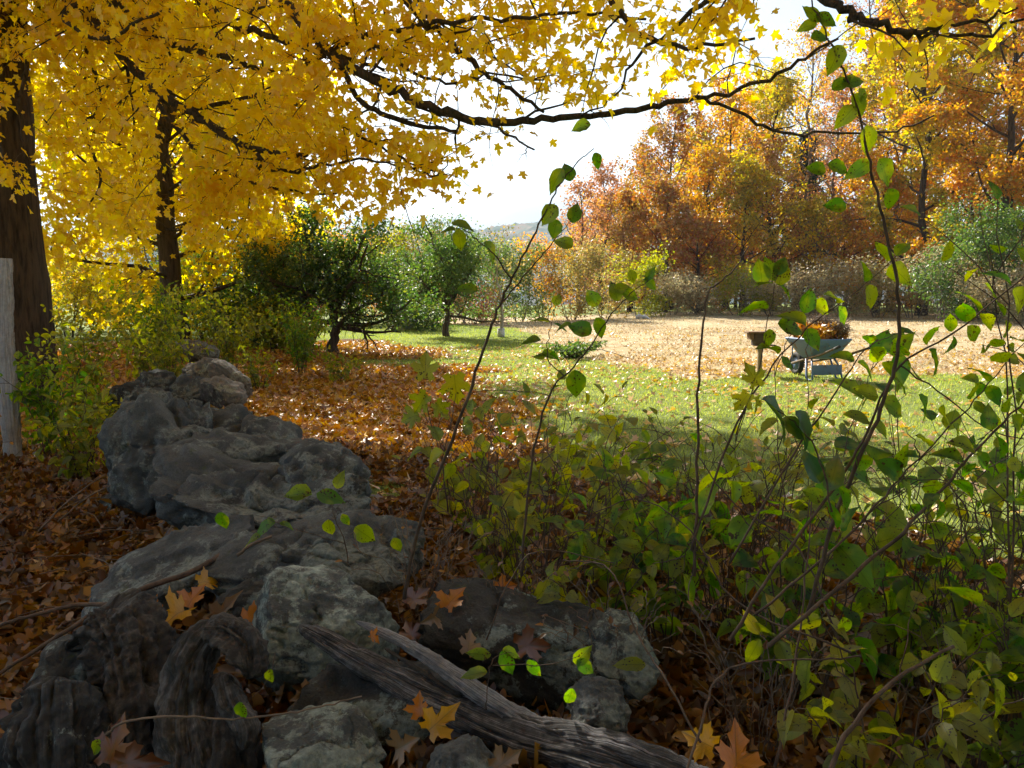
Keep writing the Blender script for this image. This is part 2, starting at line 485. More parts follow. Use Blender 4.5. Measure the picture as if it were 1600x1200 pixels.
M['rock_dark'] = rock_mat('rock_dark', (.06, .06, .057), .3, (.2, .25, .24))
M['rock_white'] = rock_mat('rock_white', (.8, .8, .78), 0., (.7, .7, .65))

# ------------------------------------------------------------------ ground
WALL = [(.5, 1.4), (-.5, 2.3), (-1.25, 3.6), (-2.0, 5.1), (-3.3, 9.), (-5.4, 14.), (-7.5, 19)]
TRUNK1 = (-6.62, 10.6)


def wall_dist(x, y):
    x = np.asarray(x, float); y = np.asarray(y, float)
    best = np.full(x.shape, 1e9)
    for (ax, ay), (bx, by) in zip(WALL[:-1], WALL[1:]):
        dx, dy = bx - ax, by - ay
        t = np.clip(((x - ax) * dx + (y - ay) * dy) / (dx * dx + dy * dy), 0, 1)
        best = np.minimum(best, np.hypot(x - ax - t * dx, y - ay - t * dy))
    return best


def height(x, y):
    x = np.asarray(x, float); y = np.asarray(y, float)
    h = .03 * np.sin(x * .9 + 1) * np.sin(y * .7) + .05 * np.sin(x * .23 + 2) * np.cos(y * .19)
    h = h * np.clip((y + 5) / 10, .3, 1)
    d = wall_dist(x, y)
    h = h + np.where(y < 15, .24 * np.exp(-(d / .42) ** 2), .1 * np.exp(-(d / .42) ** 2))
    # the hillside falls away past the woods
    h = h - np.clip(y - 85, 0, 500) ** 1.25 * .045
    h = h + .25 * np.clip((y - 24) / 22, 0, 1) * np.clip((x - 1) / 8, 0, 1)   # field rises a little to the right
    return h


def sstep(a, b, x):
    t = np.clip((x - a) / (b - a), 0, 1); return t * t * (3 - 2 * t)


def litter_density(x, y):
    x = np.asarray(x, float); y = np.asarray(y, float)
    r = np.hypot(x - TRUNK1[0], (y - TRUNK1[1]) * .95)
    wob = .9 * np.sin(x * 1.3 + y * .7) + .7 * np.sin(y * 1.1 - x * .5) 
    d = 1 - sstep(6.2, 8.8, r + .8 * wob)
    r2 = np.hypot(x + 8.3, y - 19)
    d = np.maximum(d, .8 * (1 - sstep(5., 7.5, r2 + wob)))
    ed = np.interp(y, [2, 4.1, 5.3, 7.3, 10, 14.5, 20], [2.6, 1.9, 1.4, .75, .2, -.3, -1.2])
    d = d * (1 - sstep(-.5, .5, x - ed + .35 * np.sin(y * 2.3 + x) + .2 * np.sin(y * 5.1)))
    d = np.maximum(d, 1 - sstep(2.2, 3.4, np.hypot(x - .1, y - 3.0) + .3 * wob))
    return d


def field_mask(x, y):
    """the dried garden plot beyond the lawn, right of centre"""
    x = np.asarray(x, float); y = np.asarray(y, float)
    wob = .5 * np.sin(x * .8) + .3 * np.sin(x * 2.1 + 1)
    near = sstep(13.3, 15.0, y + wob - np.clip(2.6 - x, 0, 3) * .8)
    edge_x = np.interp(y, [13, 15.5, 25, 32, 37, 60], [3.2, 2.5, .7, .3, -4., -5.5])
    side = sstep(-.5, .6, x - edge_x + .3 * np.sin(y * 1.1))
    return near * side * (1 - sstep(46, 50, y))


def axis(a, b, fine, lo, hi):
    inner = np.arange(lo, hi + 1e-6, fine)
    out_hi, s = [], fine
    v = hi
    while v < b: s *= 1.13; v += s; out_hi.append(v)
    out_lo, s, v = [], fine, lo
    while v > a: s *= 1.13; v -= s; out_lo.append(v)
    return np.concatenate([out_lo[::-1], inner, out_hi])


gx = axis(-900, 900, .12, -6, 8)
gy = axis(-40, 1400, .12, 0, 20)
GX, GY = np.meshgrid(gx, gy)
GZ = height(GX, GY)
nx, ny = len(gx), len(gy)
gi, gj = np.meshgrid(np.arange(ny - 1), np.arange(nx - 1), indexing='ij')
a = gi * nx + gj
gl = np.stack([a, a + 1, a + nx + 1, a + nx], -1).ravel()


def ground_material():
    m, nt, out = newmat('ground')
    tc = nt.nodes.new('ShaderNodeTexCoord'); oc = tc.outputs['Object']
    al = nt.nodes.new('ShaderNodeAttribute'); al.attribute_name = 'leafy'
    af = nt.nodes.new('ShaderNodeAttribute'); af.attribute_name = 'plot'
    g = ramp(nt, [(.3, (.09, .13, .03)), (.5, (.17, .22, .055)), (.7, (.28, .29, .09))], noise_n(nt, oc, 3., 8, .7)).outputs[0]
    g2 = ramp(nt, [(.35, (.1, .15, .035)), (.65, (.26, .29, .09))], noise_n(nt, oc, 28., 6, .8)).outputs[0]
    g = mixc(nt, .5, g, g2)
    soil = ramp(nt, [(.3, (.035, .02, .01)), (.48, (.1, .045, .015)), (.62, (.22, .09, .018)), (.75, (.3, .15, .04))], noise_n(nt, oc, 16., 8, .8)).outputs[0]
    fld = ramp(nt, [(.25, (.2, .15, .085)), (.42, (.4, .31, .17)), (.56, (.54, .45, .28)), (.7, (.68, .61, .45))], noise_n(nt, oc, 5., 10, .8)).outputs[0]
    fy = ramp(nt, [(.5, (0, 0, 0)), (.6, (.8, .8, .8))], noise_n(nt, oc, 1.6, 7, .75)).outputs[0]
    fd = ramp(nt, [(.52, (0, 0, 0)), (.66, (.75, .75, .75))], noise_n(nt, oc, .45, 6, .65)).outputs[0]
    fg = ramp(nt, [(.55, (0, 0, 0)), (.7, (.6, .6, .6))], noise_n(nt, oc, .3, 5, .7)).outputs[0]
    fld = mixc(nt, fy, fld, (.4, .24, .1))
    fld = mixc(nt, fd, fld, (.17, .11, .06))
    fld = mixc(nt, fg, fld, (.22, .24, .08))
    nb = noise_n(nt, oc, 4., 8, .8)
    fl = ramp(nt, [(.4, (0, 0, 0)), (.6, (1, 1, 1))], math_n(nt, 'ADD', math_n(nt, 'MULTIPLY', al.outputs['Fac'], .6), math_n(nt, 'MULTIPLY', nb, .4))).outputs[0]
    ff = ramp(nt, [(.4, (0, 0, 0)), (.55, (1, 1, 1))], math_n(nt, 'ADD', math_n(nt, 'MULTIPLY', af.outputs['Fac'], .6), math_n(nt, 'MULTIPLY', nb, .35))).outputs[0]
    c = mixc(nt, ff, g, fld)
    c = mixc(nt, fl, c, soil)
    p = nt.nodes.new('ShaderNodeBsdfPrincipled'); p.inputs['Roughness'].default_value = .95; p.inputs['Specular IOR Level'].default_value = .1
    nt.links.new(c, p.inputs['Base Color'])
    b = nt.nodes.new('ShaderNodeBump'); b.inputs['Strength'].default_value = .9; b.inputs['Distance'].default_value = .05
    nt.links.new(noise_n(nt, oc, 22., 8, .75), b.inputs['Height']); nt.links.new(b.outputs[0], p.inputs['Normal'])
    nt.links.new(p.outputs[0], out.inputs[0])
    return m


GV = np.stack([GX, GY, GZ], -1).reshape(-1, 3)
go = build('ground', GV, gl, np.full(len(gl) // 4, 4), ground_material(), smooth=True)
tag(go, 'grassy hillside ground with leaf litter and a dried garden plot', 'ground', kind='structure')
for nm, fn in (('leafy', litter_density), ('plot', field_mask)):
    at_ = go.data.attributes.new(nm, 'FLOAT', 'POINT')
    at_.data.foreach_set('value', fn(GX, GY).astype(np.float32).ravel())


def hz(x, y):
    return float(height(np.array([x]), np.array([y]))[0])


def hill(name, x0, x1, y0, y1, nx_, ny_, fn, mat, label):
    X, Y = np.meshgrid(np.linspace(x0, x1, nx_), np.linspace(y0, y1, ny_))
    Z = fn(X, Y)
    gi, gj = np.meshgrid(np.arange(ny_ - 1), np.arange(nx_ - 1), indexing='ij')
    a = gi * nx_ + gj
    L = np.stack([a, a + 1, a + nx_ + 1, a + nx_], -1).ravel()
    o = build(name, np.stack([X, Y, Z], -1).reshape(-1, 3), L, np.full(len(L) // 4, 4), mat, smooth=True)
    return tag(o, label, 'hill', kind='structure')


M['woods_far'] = solid_mat('woods_far', [(.3, (.02, .045, .03)), (.47, (.05, .075, .04)), (.58, (.15, .09, .05)), (.7, (.2, .14, .05))], scale=.03, bump=0, detail=10, rough=1)
M['mountain'] = solid_mat('mountain', [(.3, (.05, .07, .04)), (.7, (.16, .12, .07))], scale=.004, bump=0, detail=8, rough=1)
rh = np.random.default_rng(3)


def ridge_fn(X, Y):
    t = np.clip((Y - 700) / 700, 0, 1)
    prof = 104 + 12 * np.sin(X / 260 + .6) + 9 * np.sin(X / 97)
    return -110 + (prof + 110) * np.sin(t * np.pi / 2) ** 1.3 + rh.normal(0, 2.6, X.shape)


hill('wooded_ridge', -1600, 1600, 700, 1500, 330, 90, ridge_fn, M['woods_far'], 'low wooded ridge beyond the orchard, blue with haze')


def mount_fn(X, Y):
    t = np.clip((Y - 4500) / 2500, 0, 1)
    prof = 620 + 90 * np.sin(X / 900 + 1.2) + 130 * np.exp(-((X - 500) / 500) ** 2) + 40 * np.sin(X / 310)
    return -300 + (prof + 300) * np.sin(t * np.pi / 2)


hill('far_mountains', -7000, 7000, 4500, 7200, 200, 30, mount_fn, M['mountain'], 'pale mountains on the horizon, almost lost in haze')

# ------------------------------------------------------------------ trees
def subdivide(pts, n, jit, r):
    """smooth polyline through pts (Catmull-Rom) with a little crookedness"""
    P = [np.array(tuple(p), float) for p in pts]
    P = [2 * P[0] - P[1]] + P + [2 * P[-1] - P[-2]]
    out = []
    for i in range(1, len(P) - 2):
        for k in range(n):
            t = k / n
            a, b, c, d = P[i - 1], P[i], P[i + 1], P[i + 2]
            q = .5 * ((2 * b) + (-a + c) * t + (2 * a - 5 * b + 4 * c - d) * t * t + (-a + 3 * b - 3 * c + d) * t ** 3)
            out.append(q + r.normal(0, jit, 3) * (0 if (i == 1 and k == 0) else 1))
    out.append(P[-2])
    return np.array(out)


def branch(tb, start, d, length, r0, r, sides=5, up=.15, jit=.12, seg=6, depth=0, twigs=4, collect=None, droop=0., thin=.5):
    """one crooked branch with side twigs; collects leaf-bearing points"""
    p = np.array(start, float); d = np.array(d, float); d /= np.linalg.norm(d)
    pts = [p.copy()]; step = length / seg
    for i in range(seg):
        d = d + r.normal(0, jit, 3) + np.array((0, 0, up - droop * i / seg)) * .25
        d /= np.linalg.norm(d)
        p = p + d * step; pts.append(p.copy())
    rr = np.linspace(r0, r0 * .3, seg + 1)
    tb.add(pts, rr, sides, cap=False)
    if collect is not None and depth <= 1:
        for i in range(1, seg + 1):
            if depth == 0 or i > seg * .45: collect.append((pts[i], pts[i] - pts[i - 1]))
    if depth > 0:
        for k in range(twigs):
            i = 1 + int((seg - 1) * (k + r.uniform(.2, .9)) / twigs)
            i = min(i, seg)
            base = pts[i]; t = pts[i] - pts[i - 1]; t /= np.linalg.norm(t)
            s = np.cross(t, r.normal(0, 1, 3)); s /= np.linalg.norm(s) + 1e-9
            nd = t * r.uniform(.4, .8) + s * r.uniform(.6, 1.)
            branch(tb, base, nd, length * thin * r.uniform(.7, 1.2) * (1 - .3 * i / seg), rr[i] * .6, r, max(3, sides - 1), up, jit * 1.1, max(3, seg - 1), depth - 1, twigs, collect, droop, thin)
    return pts


def scatter_leaves(pts, n, spread, size, T, r, flat=.5, seed=0, hang=.3, cup=(0, .5), droop=(0., .6)):
    pts = np.array([p for p, _ in pts]); 
    idx = r.integers(0, len(pts), n)
    P = pts[idx] + r.normal(0, spread, (n, 3)) * np.array((1, 1, .75))
    D = rand_dirs(n, r, -hang, flat)
    N = rand_dirs(n, r, 1.1, 1.)
    return leaves(T, P, D, N, r.uniform(.7, 1.25, n) * size, cup, droop, seed)


def tree(name, label, base, H, trunk_r, crown_w, leafmat, bark, n_leaves, leaf, seed, lo=.25, group=None, T=T_DIA, nb=16, shape='round', twigs=4, spread=.35,
         lean=(0, 0), cat='tree', stems=1, sides=8, depth=2, hang=.3, clear=None):
    r = np.random.default_rng(seed)
    root = empty(name, base, label, cat, group)
    tb, br, pts = Tubes(), Tubes(), []
    B = np.array(tuple(base), float)
    for s in range(stems):
        a = r.uniform(0, 6.28)
        off = np.array((math.cos(a), math.sin(a), 0)) * (.3 * crown_w if stems > 1 else 0)
        top = B + np.array((lean[0], lean[1], H * .93)) + off * (1.2 if stems > 1 else 0)
        if stems > 1: top[2] = B[2] + H * r.uniform(.75, .95)
        ctrl = [B + np.array((0, 0, -.25)) + off * .15, B + (top - B) * .33 + off * .15 + r.normal(0, .02 * H, 3), B + (top - B) * .66 + r.normal(0, .02 * H, 3), top]
        tp = subdivide(ctrl, 5, .006 * H, r)
        tr_ = trunk_r * (1 if stems == 1 else .6)
        rad = tr_ * (1 - .85 * np.linspace(0, 1, len(tp)) ** .8) 
        rad[0] *= 1.45; rad[1] *= 1.1
        tb.add(tp, rad, sides, lump=.12, seed=seed)
        nbs = max(3, nb // stems)
        for k in range(nbs):
            t = lo + (1 - lo) * ((k + r.uniform(0, 1)) / nbs)
            i = min(len(tp) - 2, int(t * (len(tp) - 1)))
            f = t * (len(tp) - 1) - i
            st = tp[i] * (1 - f) + tp[i + 1] * f
            u = (t - lo) / (1 - lo)
            if shape == 'round': env = math.sin(math.pi * (.2 + .69 * u)) ** .6
            elif shape == 'high': env = np.interp(u, [0, .18, .33, .45, .75, 1], [.62, .72, .7, 1., 1., .3])
            elif shape == 'cone': env = 1.05 * (1 - u) + .08
            elif shape == 'vase': env = .55 + .6 * u if u < .7 else 1.1 * (1 - (u - .7) / .5)
            else: env = .8
            az = k * 2.4 + r.uniform(-.5, .5)
            el = .15 + .9 * u if shape != 'cone' else -.05
            L = crown_w * .5 * env * r.uniform(.75, 1.1)
            dd = (math.cos(az) * math.cos(el), math.sin(az) * math.cos(el), math.sin(el))
            branch(br, st, dd, L, max(.012, rad[i] * (.45 if not clear else .22)), r, 5, .2, .14, 6, depth, twigs, pts)
        pts.append((tp[-1], tp[-1] - tp[-2]))
    tb.build('trunk', bark, root)
    br.build('branches', bark, root)
    if clear: pts = [p for p in pts if not (abs(project(p[0][None])[0][0] - clear) < 34 and p[0][1] < B[1] and r.uniform() < .85)]
    v, l, c, u = scatter_leaves(pts, n_leaves, spread, leaf, T, r, seed=seed, hang=hang)
    if clear:
        m_ = len(T[0]); cen = v.reshape(-1, m_, 3).mean(1); kx, ky = project(cen)
        ok = ~((np.abs(kx - clear) < 24) & (cen[:, 1] < B[1]) & (r.uniform(0, 1, len(cen)) < .88))
        v = v.reshape(-1, m_, 3)[ok].reshape(-1, 3); q = ok.sum(); u = u[:q * m_]
        l = (T[1][None] + (np.arange(q) * m_)[:, None]).ravel(); c = np.tile(T[2], q)
    build('crown', v, l, c, leafmat, root, uv=u)
    return root

# ---- the big sugar maple on the left whose limbs overhang the view
r1 = np.random.default_rng(21)
m1b = Vector((TRUNK1[0], TRUNK1[1], 0))
maple = empty('maple_tree', m1b, 'huge old maple at the left edge whose yellow limbs hang over the view', 'tree')
tb = Tubes()
zs = np.array([-.4, 0, .25, .7, 1.4, 2.4, 3.5, 4.7, 6., 7.5, 9.5, 12, 15])
rs = np.array([.60, .54, .48, .45, .43, .41, .40, .40, .39, .36, .3, .2, .06])
tp = [(m1b.x - .03 + .05 * math.sin(z * .5) + (.2 if z > 9 else 0), m1b.y + .05 * math.cos(z * .6), z) for z in zs]
tp = subdivide(tp, 4, .012, r1); rs_ = np.interp(np.arange(len(tp)) / 4, np.arange(len(rs)), rs)
tb.add(tp, rs_, 40, lump=.07, seed=4)
tb.build('trunk', M['bark_maple'], maple)

limbs = Tubes(); lp = []      # leaf-bearing points in view


LSCR = []


def limb(ctrl, r0, r1_, tw=2.2, twl=1.3, seed=0, bare=.0, n=5, extra=None, dp=1):
    rr = np.random.default_rng(seed + 500)
    pts = subdivide([at(*c) for c in ctrl], n, .012, rr)
    rad = np.linspace(r0, r1_, len(pts))
    limbs.add(pts, rad, 7, lump=.12, seed=seed)
    if seed in (3, 5, 6, 7, 8, 9, 1): LSCR.append(pts)
    L = np.linalg.norm(np.diff(pts, axis=0), axis=1); cum = np.concatenate([[0], np.cumsum(L)])
    s = cum[-1] * bare + .1
    while s < cum[-1]:
        i = int(np.searchsorted(cum, s)) - 1; i = max(0, min(i, len(pts) - 2))
        t = pts[i + 1] - pts[i]; t /= np.linalg.norm(t)
        sd = np.cross(t, rr.normal(0, 1, 3)); sd[2] = sd[2] * .5 - .02; sd /= np.linalg.norm(sd) + 1e-9
        branch(limbs, pts[i], t * .55 + sd, twl * rr.uniform(.5, 1.15), max(.006, rad[i] * .38), rr, 4, .02, .16, 6, dp, 4, lp if extra is None else extra, droop=.5, thin=.5)
        s += 1 / tw * rr.uniform(.5, 1.5)
    if extra is None: lp.append((pts[-1], t))
    return pts


T1 = (12, -230, 10.5)
limb([T1, (200, -160, 9.4), (330, -90, 8.7), (430, -10, 8.1), (505, 70, 7.6), (560, 112, 7.3), (625, 148, 7.1), (700, 176, 7.), (745, 188, 7.), (820, 187, 7.), (890, 183, 7.), (960, 176, 6.9), (1030, 162, 6.8), (1100, 152, 6.7), (1190, 128, 6.5), (1245, 98, 6.3), (1310, 60, 6.1)], .062, .010, 2.1, 1.0, 1, .3)
limb([(1100, 152, 6.7), (1160, 178, 6.6), (1220, 207, 6.5), (1310, 205, 6.4), (1400, 203, 6.2), (1460, 180, 6.)], .016, .006, 1.0, .45, 2)
limb([(505, 70, 7.6), (560, 150, 7.4), (605, 180, 7.3), (660, 196, 7.2), (715, 205, 7.1)], .032, .016, 2.4, 1., 3)
limb([(748, 188, 7.), (785, 205, 6.9), (835, 234, 6.8)], .015, .008, 2., .5, 4)
limb([(330, -90, 8.7), (500, -60, 8.), (620, -10, 7.6), (665, 35, 7.4), (705, 70, 7.3), (745, 105, 7.2), (800, 140, 7.1), (850, 175, 7.)], .06, .012, 3., 1.1, 5, .35)
limb([T1, (110, -20, 10), (170, 60, 9.5), (212, 110, 9.2), (248, 150, 9.), (295, 172, 8.8), (340, 205, 8.6), (385, 230, 8.5), (430, 236, 8.4), (480, 243, 8.3)], .075, .02, 3.2, 1.5, 6, .15)
limb([(400, 233, 8.5), (415, 258, 8.4), (450, 268, 8.3), (490, 262, 8.1), (560, 250, 7.8), (640, 262, 7.6)], .025, .008, 4.4, 1.1, 7)
limb([T1, (120, -60, 10.2), (220, 40, 9.4), (300, 80, 8.9), (360, 90, 8.6), (400, 108, 8.4), (450, 108, 8.2)], .06, .02, 3.6, 1.4, 8, .2)
limb([T1, (180, -100, 9.4), (300, -10, 8.6), (350, 30, 8.3), (405, 52, 8.1), (460, 72, 7.9), (530, 85, 7.7), (600, 110, 7.5)], .06, .012, 3.4, 1.2, 9, .3)
limb([(300, 172, 8.8), (400, 150, 8.4), (470, 165, 8.1), (540, 200, 7.8), (610, 240, 7.6), (680, 268, 7.4)], .025, .008, 4.4, 1., 10)
limb([(480, 100, 7.9), (560, 60, 7.5), (660, 40, 7.1), (780, 30, 6.8), (900, 20, 6.6), (1010, 30, 6.5)], .03, .01, 3.4, .95, 11)
limb([(620, -10, 7.6), (760, -60, 7.), (880, -40, 6.7), (950, -5, 6.4), (985, 40, 6.2), (1030, 66, 6.1), (1100, 72, 6.), (1180, 60, 5.9)], .04, .01, 2.4, .9, 12)
limb([T1, (500, -420, 8.5), (900, -330, 6.6), (1150, -120, 5.2), (1285, -5, 4.7), (1330, 20, 4.6), (1365, 36, 4.5), (1410, 50, 4.5), (1450, 44, 4.45), (1520, 28, 4.4), (1590, 12, 4.3)], .045, .006, 1.8, .6, 13, .45)
limb([(1410, 50, 4.5), (1455, 52, 4.5), (1530, 55, 4.4), (1620, 20, 4.3)], .016, .006, 2., .5, 14)
limb([(1250, -60, 5.), (1150, -20, 5.6), (1080, 20, 6.), (1000, 90, 6.3), (960, 150, 6.4)], .03, .008, 1.7, .7, 15)
limb([(560, 112, 7.3), (590, 70, 7.2), (640, 110, 7.1), (700, 130, 7.), (760, 118, 6.9), (850, 125, 6.8)], .02, .007, 2.6, .7, 16)
limb([(430, 236, 8.4), (380, 290, 8.6), (330, 330, 8.9), (260, 360, 9.2)], .02, .008, 3., 1.1, 17)
limb([T1, (60, 0, 10), (40, 90, 9.4), (30, 180, 9.1), (40, 250, 9.)], .04, .008, 3., .65, 18, .2)
limb([T1, (-80, 40, 9.4), (-30, 160, 9), (10, 250, 8.8), (45, 300, 8.7)], .04, .008, 2.6, .6, 19, .3)
limb([T1, (150, 120, 10), (130, 200, 10.2), (160, 280, 10.4), (120, 340, 10.6)], .04, .008, 3.2, 1.2, 20, .2)
limb([T1, (180, -40, 9.6), (100, 20, 9.0), (160, 60, 8.6), (240, 20, 8.3), (330, 0, 8.)], .04, .01, 3.8, 1.1, 21, .1)
limb([(212, 110, 9.2), (300, 230, 9.), (380, 280, 8.8), (460, 300, 8.5), (540, 300, 8.2)], .03, .008, 4., 1.2, 22)
limb([(640, 262, 7.6), (680, 275, 7.4), (700, 250, 7.3)], .01, .005, 3., .5, 23)


def project(P):
    X = P[:, 0]; Yr = P[:, 1]; Z = P[:, 2] - EYE.z
    d = Yr * math.cos(PITCH) - Z * math.sin(PITCH); u = Yr * math.sin(PITCH) + Z * math.cos(PITCH)
    d = np.where(d < .1, .1, d)
    return 800 + F * X / d, 600 - F * u / d


def fullness(x, y):
    """how thickly the low limbs are leafed: full near the trunk, thinning toward the limb tips and undersides"""
    low = np.interp(x, [0, 60, 380, 480, 560, 640, 700, 745, 760], [330, 400, 380, 335, 350, 318, 302, 270, 120])
    k = np.where(y < low, 1., .0)
    k = np.where((x > 560) & (x < 745) & (y <= 95), .7, k)
    k = np.where((x < 76) & (y > 95), .3 * (y < 330), k)
    k = np.where((x > 560) & (x < 745) & (y > 95) & (y < 205), .24, k)
    k = np.where((x > 690) & (x < 745) & (y > 205) & (y < 300), .25, k)
    k = np.where((x >= 745) & (y > 60), np.interp(y, [60, 100, 150, 190, 230], [.5, .33, .24, .13, .045]), k)
    k = np.where((x > 745) & (y <= 60), .56, k)
    k = np.where(x > 1190, np.interp(y, [0, 90, 120, 160, 240], [.2, .18, .13, .03, .02]), k)
    k = np.where((np.abs(x - 266) < 22) & (y > 140), .08, k)
    k = np.where((y >= low) & (x < 745) & (x > 430), np.where(y < low + 26, .12, .0), k)
    return k


pl = np.array([p for p, _ in lp]); n = 23500
li = r1.integers(0, len(pl), n); PL = pl[li] + r1.normal(0, .13, (n, 3)) * np.array((1, 1, .75))
fx, fy = project(PL)
LS = np.concatenate([np.stack(project(q), -1) for q in LSCR])
near_limb = np.array([np.min((LS[:, 0] - a) ** 2 + (LS[:, 1] - b) ** 2) < 170 for a, b in zip(fx, fy)])
kk = (~near_limb | (r1.uniform(0, 1, n) < .3)) & ((r1.uniform(0, 1, n) < fullness(fx, fy)) | (fy < -60)); PL = PL[kk]; n = len(PL)
v = leaves(T_MAPLE, PL, rand_dirs(n, r1, -.75, .55), rand_dirs(n, r1, 1.1, 1.), r1.uniform(.5, 1.3, n) * .084, (0, .5), (-.1, .7), 5)
limbs.build('limbs', M['bark_limb'], maple)
build('low_foliage', v[0], v[1], v[2], M['maple_leaf'], maple, uv=v[3])
# the rest of the crown, high over the photographer: it shades the foreground
up = Tubes(); pts = []
for k in range(56):
    az = k * 2.4; u = k / 56; z0 = 5.5 + 8.5 * u
    L = 8.3 * math.sin(math.pi * (.3 + .62 * u)) ** .6 * r1.uniform(.85, 1.1)
    el = .12 + .75 * u
    branch(up, (m1b.x, m1b.y, z0), (math.cos(az) * math.cos(el), math.sin(az) * math.cos(el), math.sin(el)), L, .11 * (1.2 - u), r1, 6, .1, .1, 7, 2, 4, pts)
up.build('upper_limbs', M['bark_limb'], maple)
pp = np.array([p for p, _ in pts])
qx, qy = project(pp)
keep = ~((qx > 420) & (qx < 1700) & (qy > -60) & (pp[:, 1] > 1))
pts = [p for p, k in zip(pts, keep) if k]
ci = r1.integers(0, len(pts), 28000)
pc = pp[keep][ci] + r1.normal(0, .4, (28000, 3))
qx, qy = project(pc)
seen = (qx > -60) & (qx < 1660) & (qy > -40) & (pc[:, 1] > 1)
seen_gap = seen & ((qx > 420) | (qy > 330) | ((qx < 80) & (qy > 90) & (pc[:, 1] < 10.6)) | ((np.abs(qx - 266) < 30) & (qy > 140)))
sz = np.where(seen, .11, .2) * r1.uniform(.75, 1.25, len(pc))
kk = ~seen_gap
v = leaves(T_MAPLE_LO, pc[kk], rand_dirs(kk.sum(), r1, -.5, .5), rand_dirs(kk.sum(), r1, 1.1, 1.), sz[kk], (0, .5), (0, .6), 6)
build('upper_foliage', v[0], v[1], v[2], M['maple_leaf'], maple, uv=v[3])

# ---- unseen maple added behind the camera so its crown shades the foreground
tree('maple_tree', 'unseen maple added behind the camera to shade the foreground', (1.5, -4.5, 0), 15, .42, 15, M['maple_leaf'], M['bark_maple'], 36000, .3, 36, lo=.2, T=T_MAPLE_LO, nb=34, spread=.6, sides=12)

# ---- second maple beyond the wall
m2b = gnd(265, 548); m2b.z = 0
tree('maple_tree', 'slender dark-trunked maple behind the stone wall with a dome of glowing yellow leaves', (m2b.x, m2b.y, 0), 14.5, .34, 13.2, M['maple_leaf_gold'], M['bark_dark'], 42000, .16, 31,
     lo=.12, shape='high', T=T_MAPLE_LO, nb=44, spread=.34, sides=14, hang=.6, clear=265)
g3 = gnd(190, 520)
tree('maple_tree', 'farther pale-trunked maple seen between the two dark trunks on the left', (g3.x, g3.y + 4, 0), 10, .22, 7, M['gold_leaf'], M['bark_pale'], 9000, .2, 32, lo=.36, T=T_MAPLE_LO, nb=18, spread=.4, sides=10)

# ---- apple trees on the far lawn
def apple(px, py, H, W, mat, n, seed, label, name='apple_tree', leaf=.085, low=None, thick=.13, vase=.42):
    r = np.random.default_rng(seed)
    g = gnd(px, py); g.z = hz(g.x, g.y)
    root = empty(name, g, label, 'tree', 'apple trees on the far lawn')
    tb, br, pts = Tubes(), Tubes(), []
    fork = np.array((g.x + .05, g.y, H * .2 + .1))
    tb.add(subdivide([(g.x, g.y, -.2), (g.x - .03, g.y, H * .1), fork, (g.x - .05, g.y + .05, H * .45), (g.x + .1, g.y, H * .75)], 4, .02, r), np.linspace(thick * 1.3, .04, 17), 9, lump=.12, seed=seed)
    for k in range(13):
        az = k * 2.4 + .3; lowb = k < 5
        st = fork + np.array((0, 0, (k / 13) * H * .5))
        el = r.uniform(.1, .45) if lowb else r.uniform(.5, 1.2)
        branch(br, st, (math.cos(az) * math.cos(el), math.sin(az) * math.cos(el), math.sin(el)), W * .5 * (r.uniform(.85, 1.1) if lowb else r.uniform(.6, .9)), thick * .55, r, 6, .35 if not lowb else .3, .22, 7, 2, 5, pts)
    for d in (low or []):
        branch(br, fork, d, W * .34, thick * .5, r, 6, .1, .16, 7, 2, 5, pts, droop=.5)
    for k in range(26):   # upright water shoots
        p = pts[r.integers(0, len(pts))][0]
        if p[2] > H * .5:
            q = p + np.array((r.normal(0, .08), r.normal(0, .08), r.uniform(.3, .65))); br.add([p, q], [.012, .004], 3, cap=False)
            for t in (.3, .5, .7, .9): pts.append((p * (1 - t) + q * t, q - p))
    tb.build('trunk', M['bark_dark'], root); br.build('branches', M['bark_dark'], root)
    pts = [p for p in pts if p[0][2] > .75]
    v = scatter_leaves(pts, n, .17, leaf, T_DIA, r, seed=seed)
    build('crown', v[0], v[1], v[2], mat, root, uv=v[3])
    return root


apple(522, 550, 2.6, 5.2, M['apple_leaf'], 17000, 41, 'low spreading apple tree with dark green leaves and crooked horizontal limbs', low=[(1, .1, .12), (1, -.3, .25)])
apple(698, 527, 3.0, 5.0, M['apple_leaf_mid'], 14000, 42, 'lighter green apple tree right of the dark spreading one', thick=.1)
apple(420, 540, 2.9, 4.6, M['apple_leaf'], 12000, 44, 'green apple tree half hidden behind the yellow maple and the undergrowth', thick=.1)
s3 = gnd(783, 527)
o3 = tree('sapling', 'slim pale young tree with few leaves and a white trunk guard at the lawn edge', (s3.x, s3.y, 0), 3.3, .07, 2.6, M['shrub_lime'], M['bark_pale'], 350, .09, 43, lo=.25, shape='vase', nb=9, spread=.12, twigs=4, sides=8)
gt = Tubes(); gt.add([(s3.x, s3.y, -.05), (s3.x, s3.y, .3)], [.12, .12], 12); gt.build('trunk_guard', M['rock_white'], o3)

# ---- thicket of shrubs behind the orchard: px, base depth Y, top py, width px, material, leaf count
def shrub(name, label, px, Y, top, wpx, mat, n, leaf, seed, group, bark='bark_grey', stems=5, T=T_DIA, cat='shrub', spread=.3):
    b = atY(px, 456, Y); H = (456 - top) / F * Y + 1.5
    z = hz(b.x, Y)
    return tree(name, label, (b.x, Y, z), H - z, .05, wpx / F * Y, mat, M[bark], n, leaf, seed, lo=.12, group=group, T=T, nb=14, twigs=3, stems=stems, spread=spread, sides=4, depth=1, cat=cat)


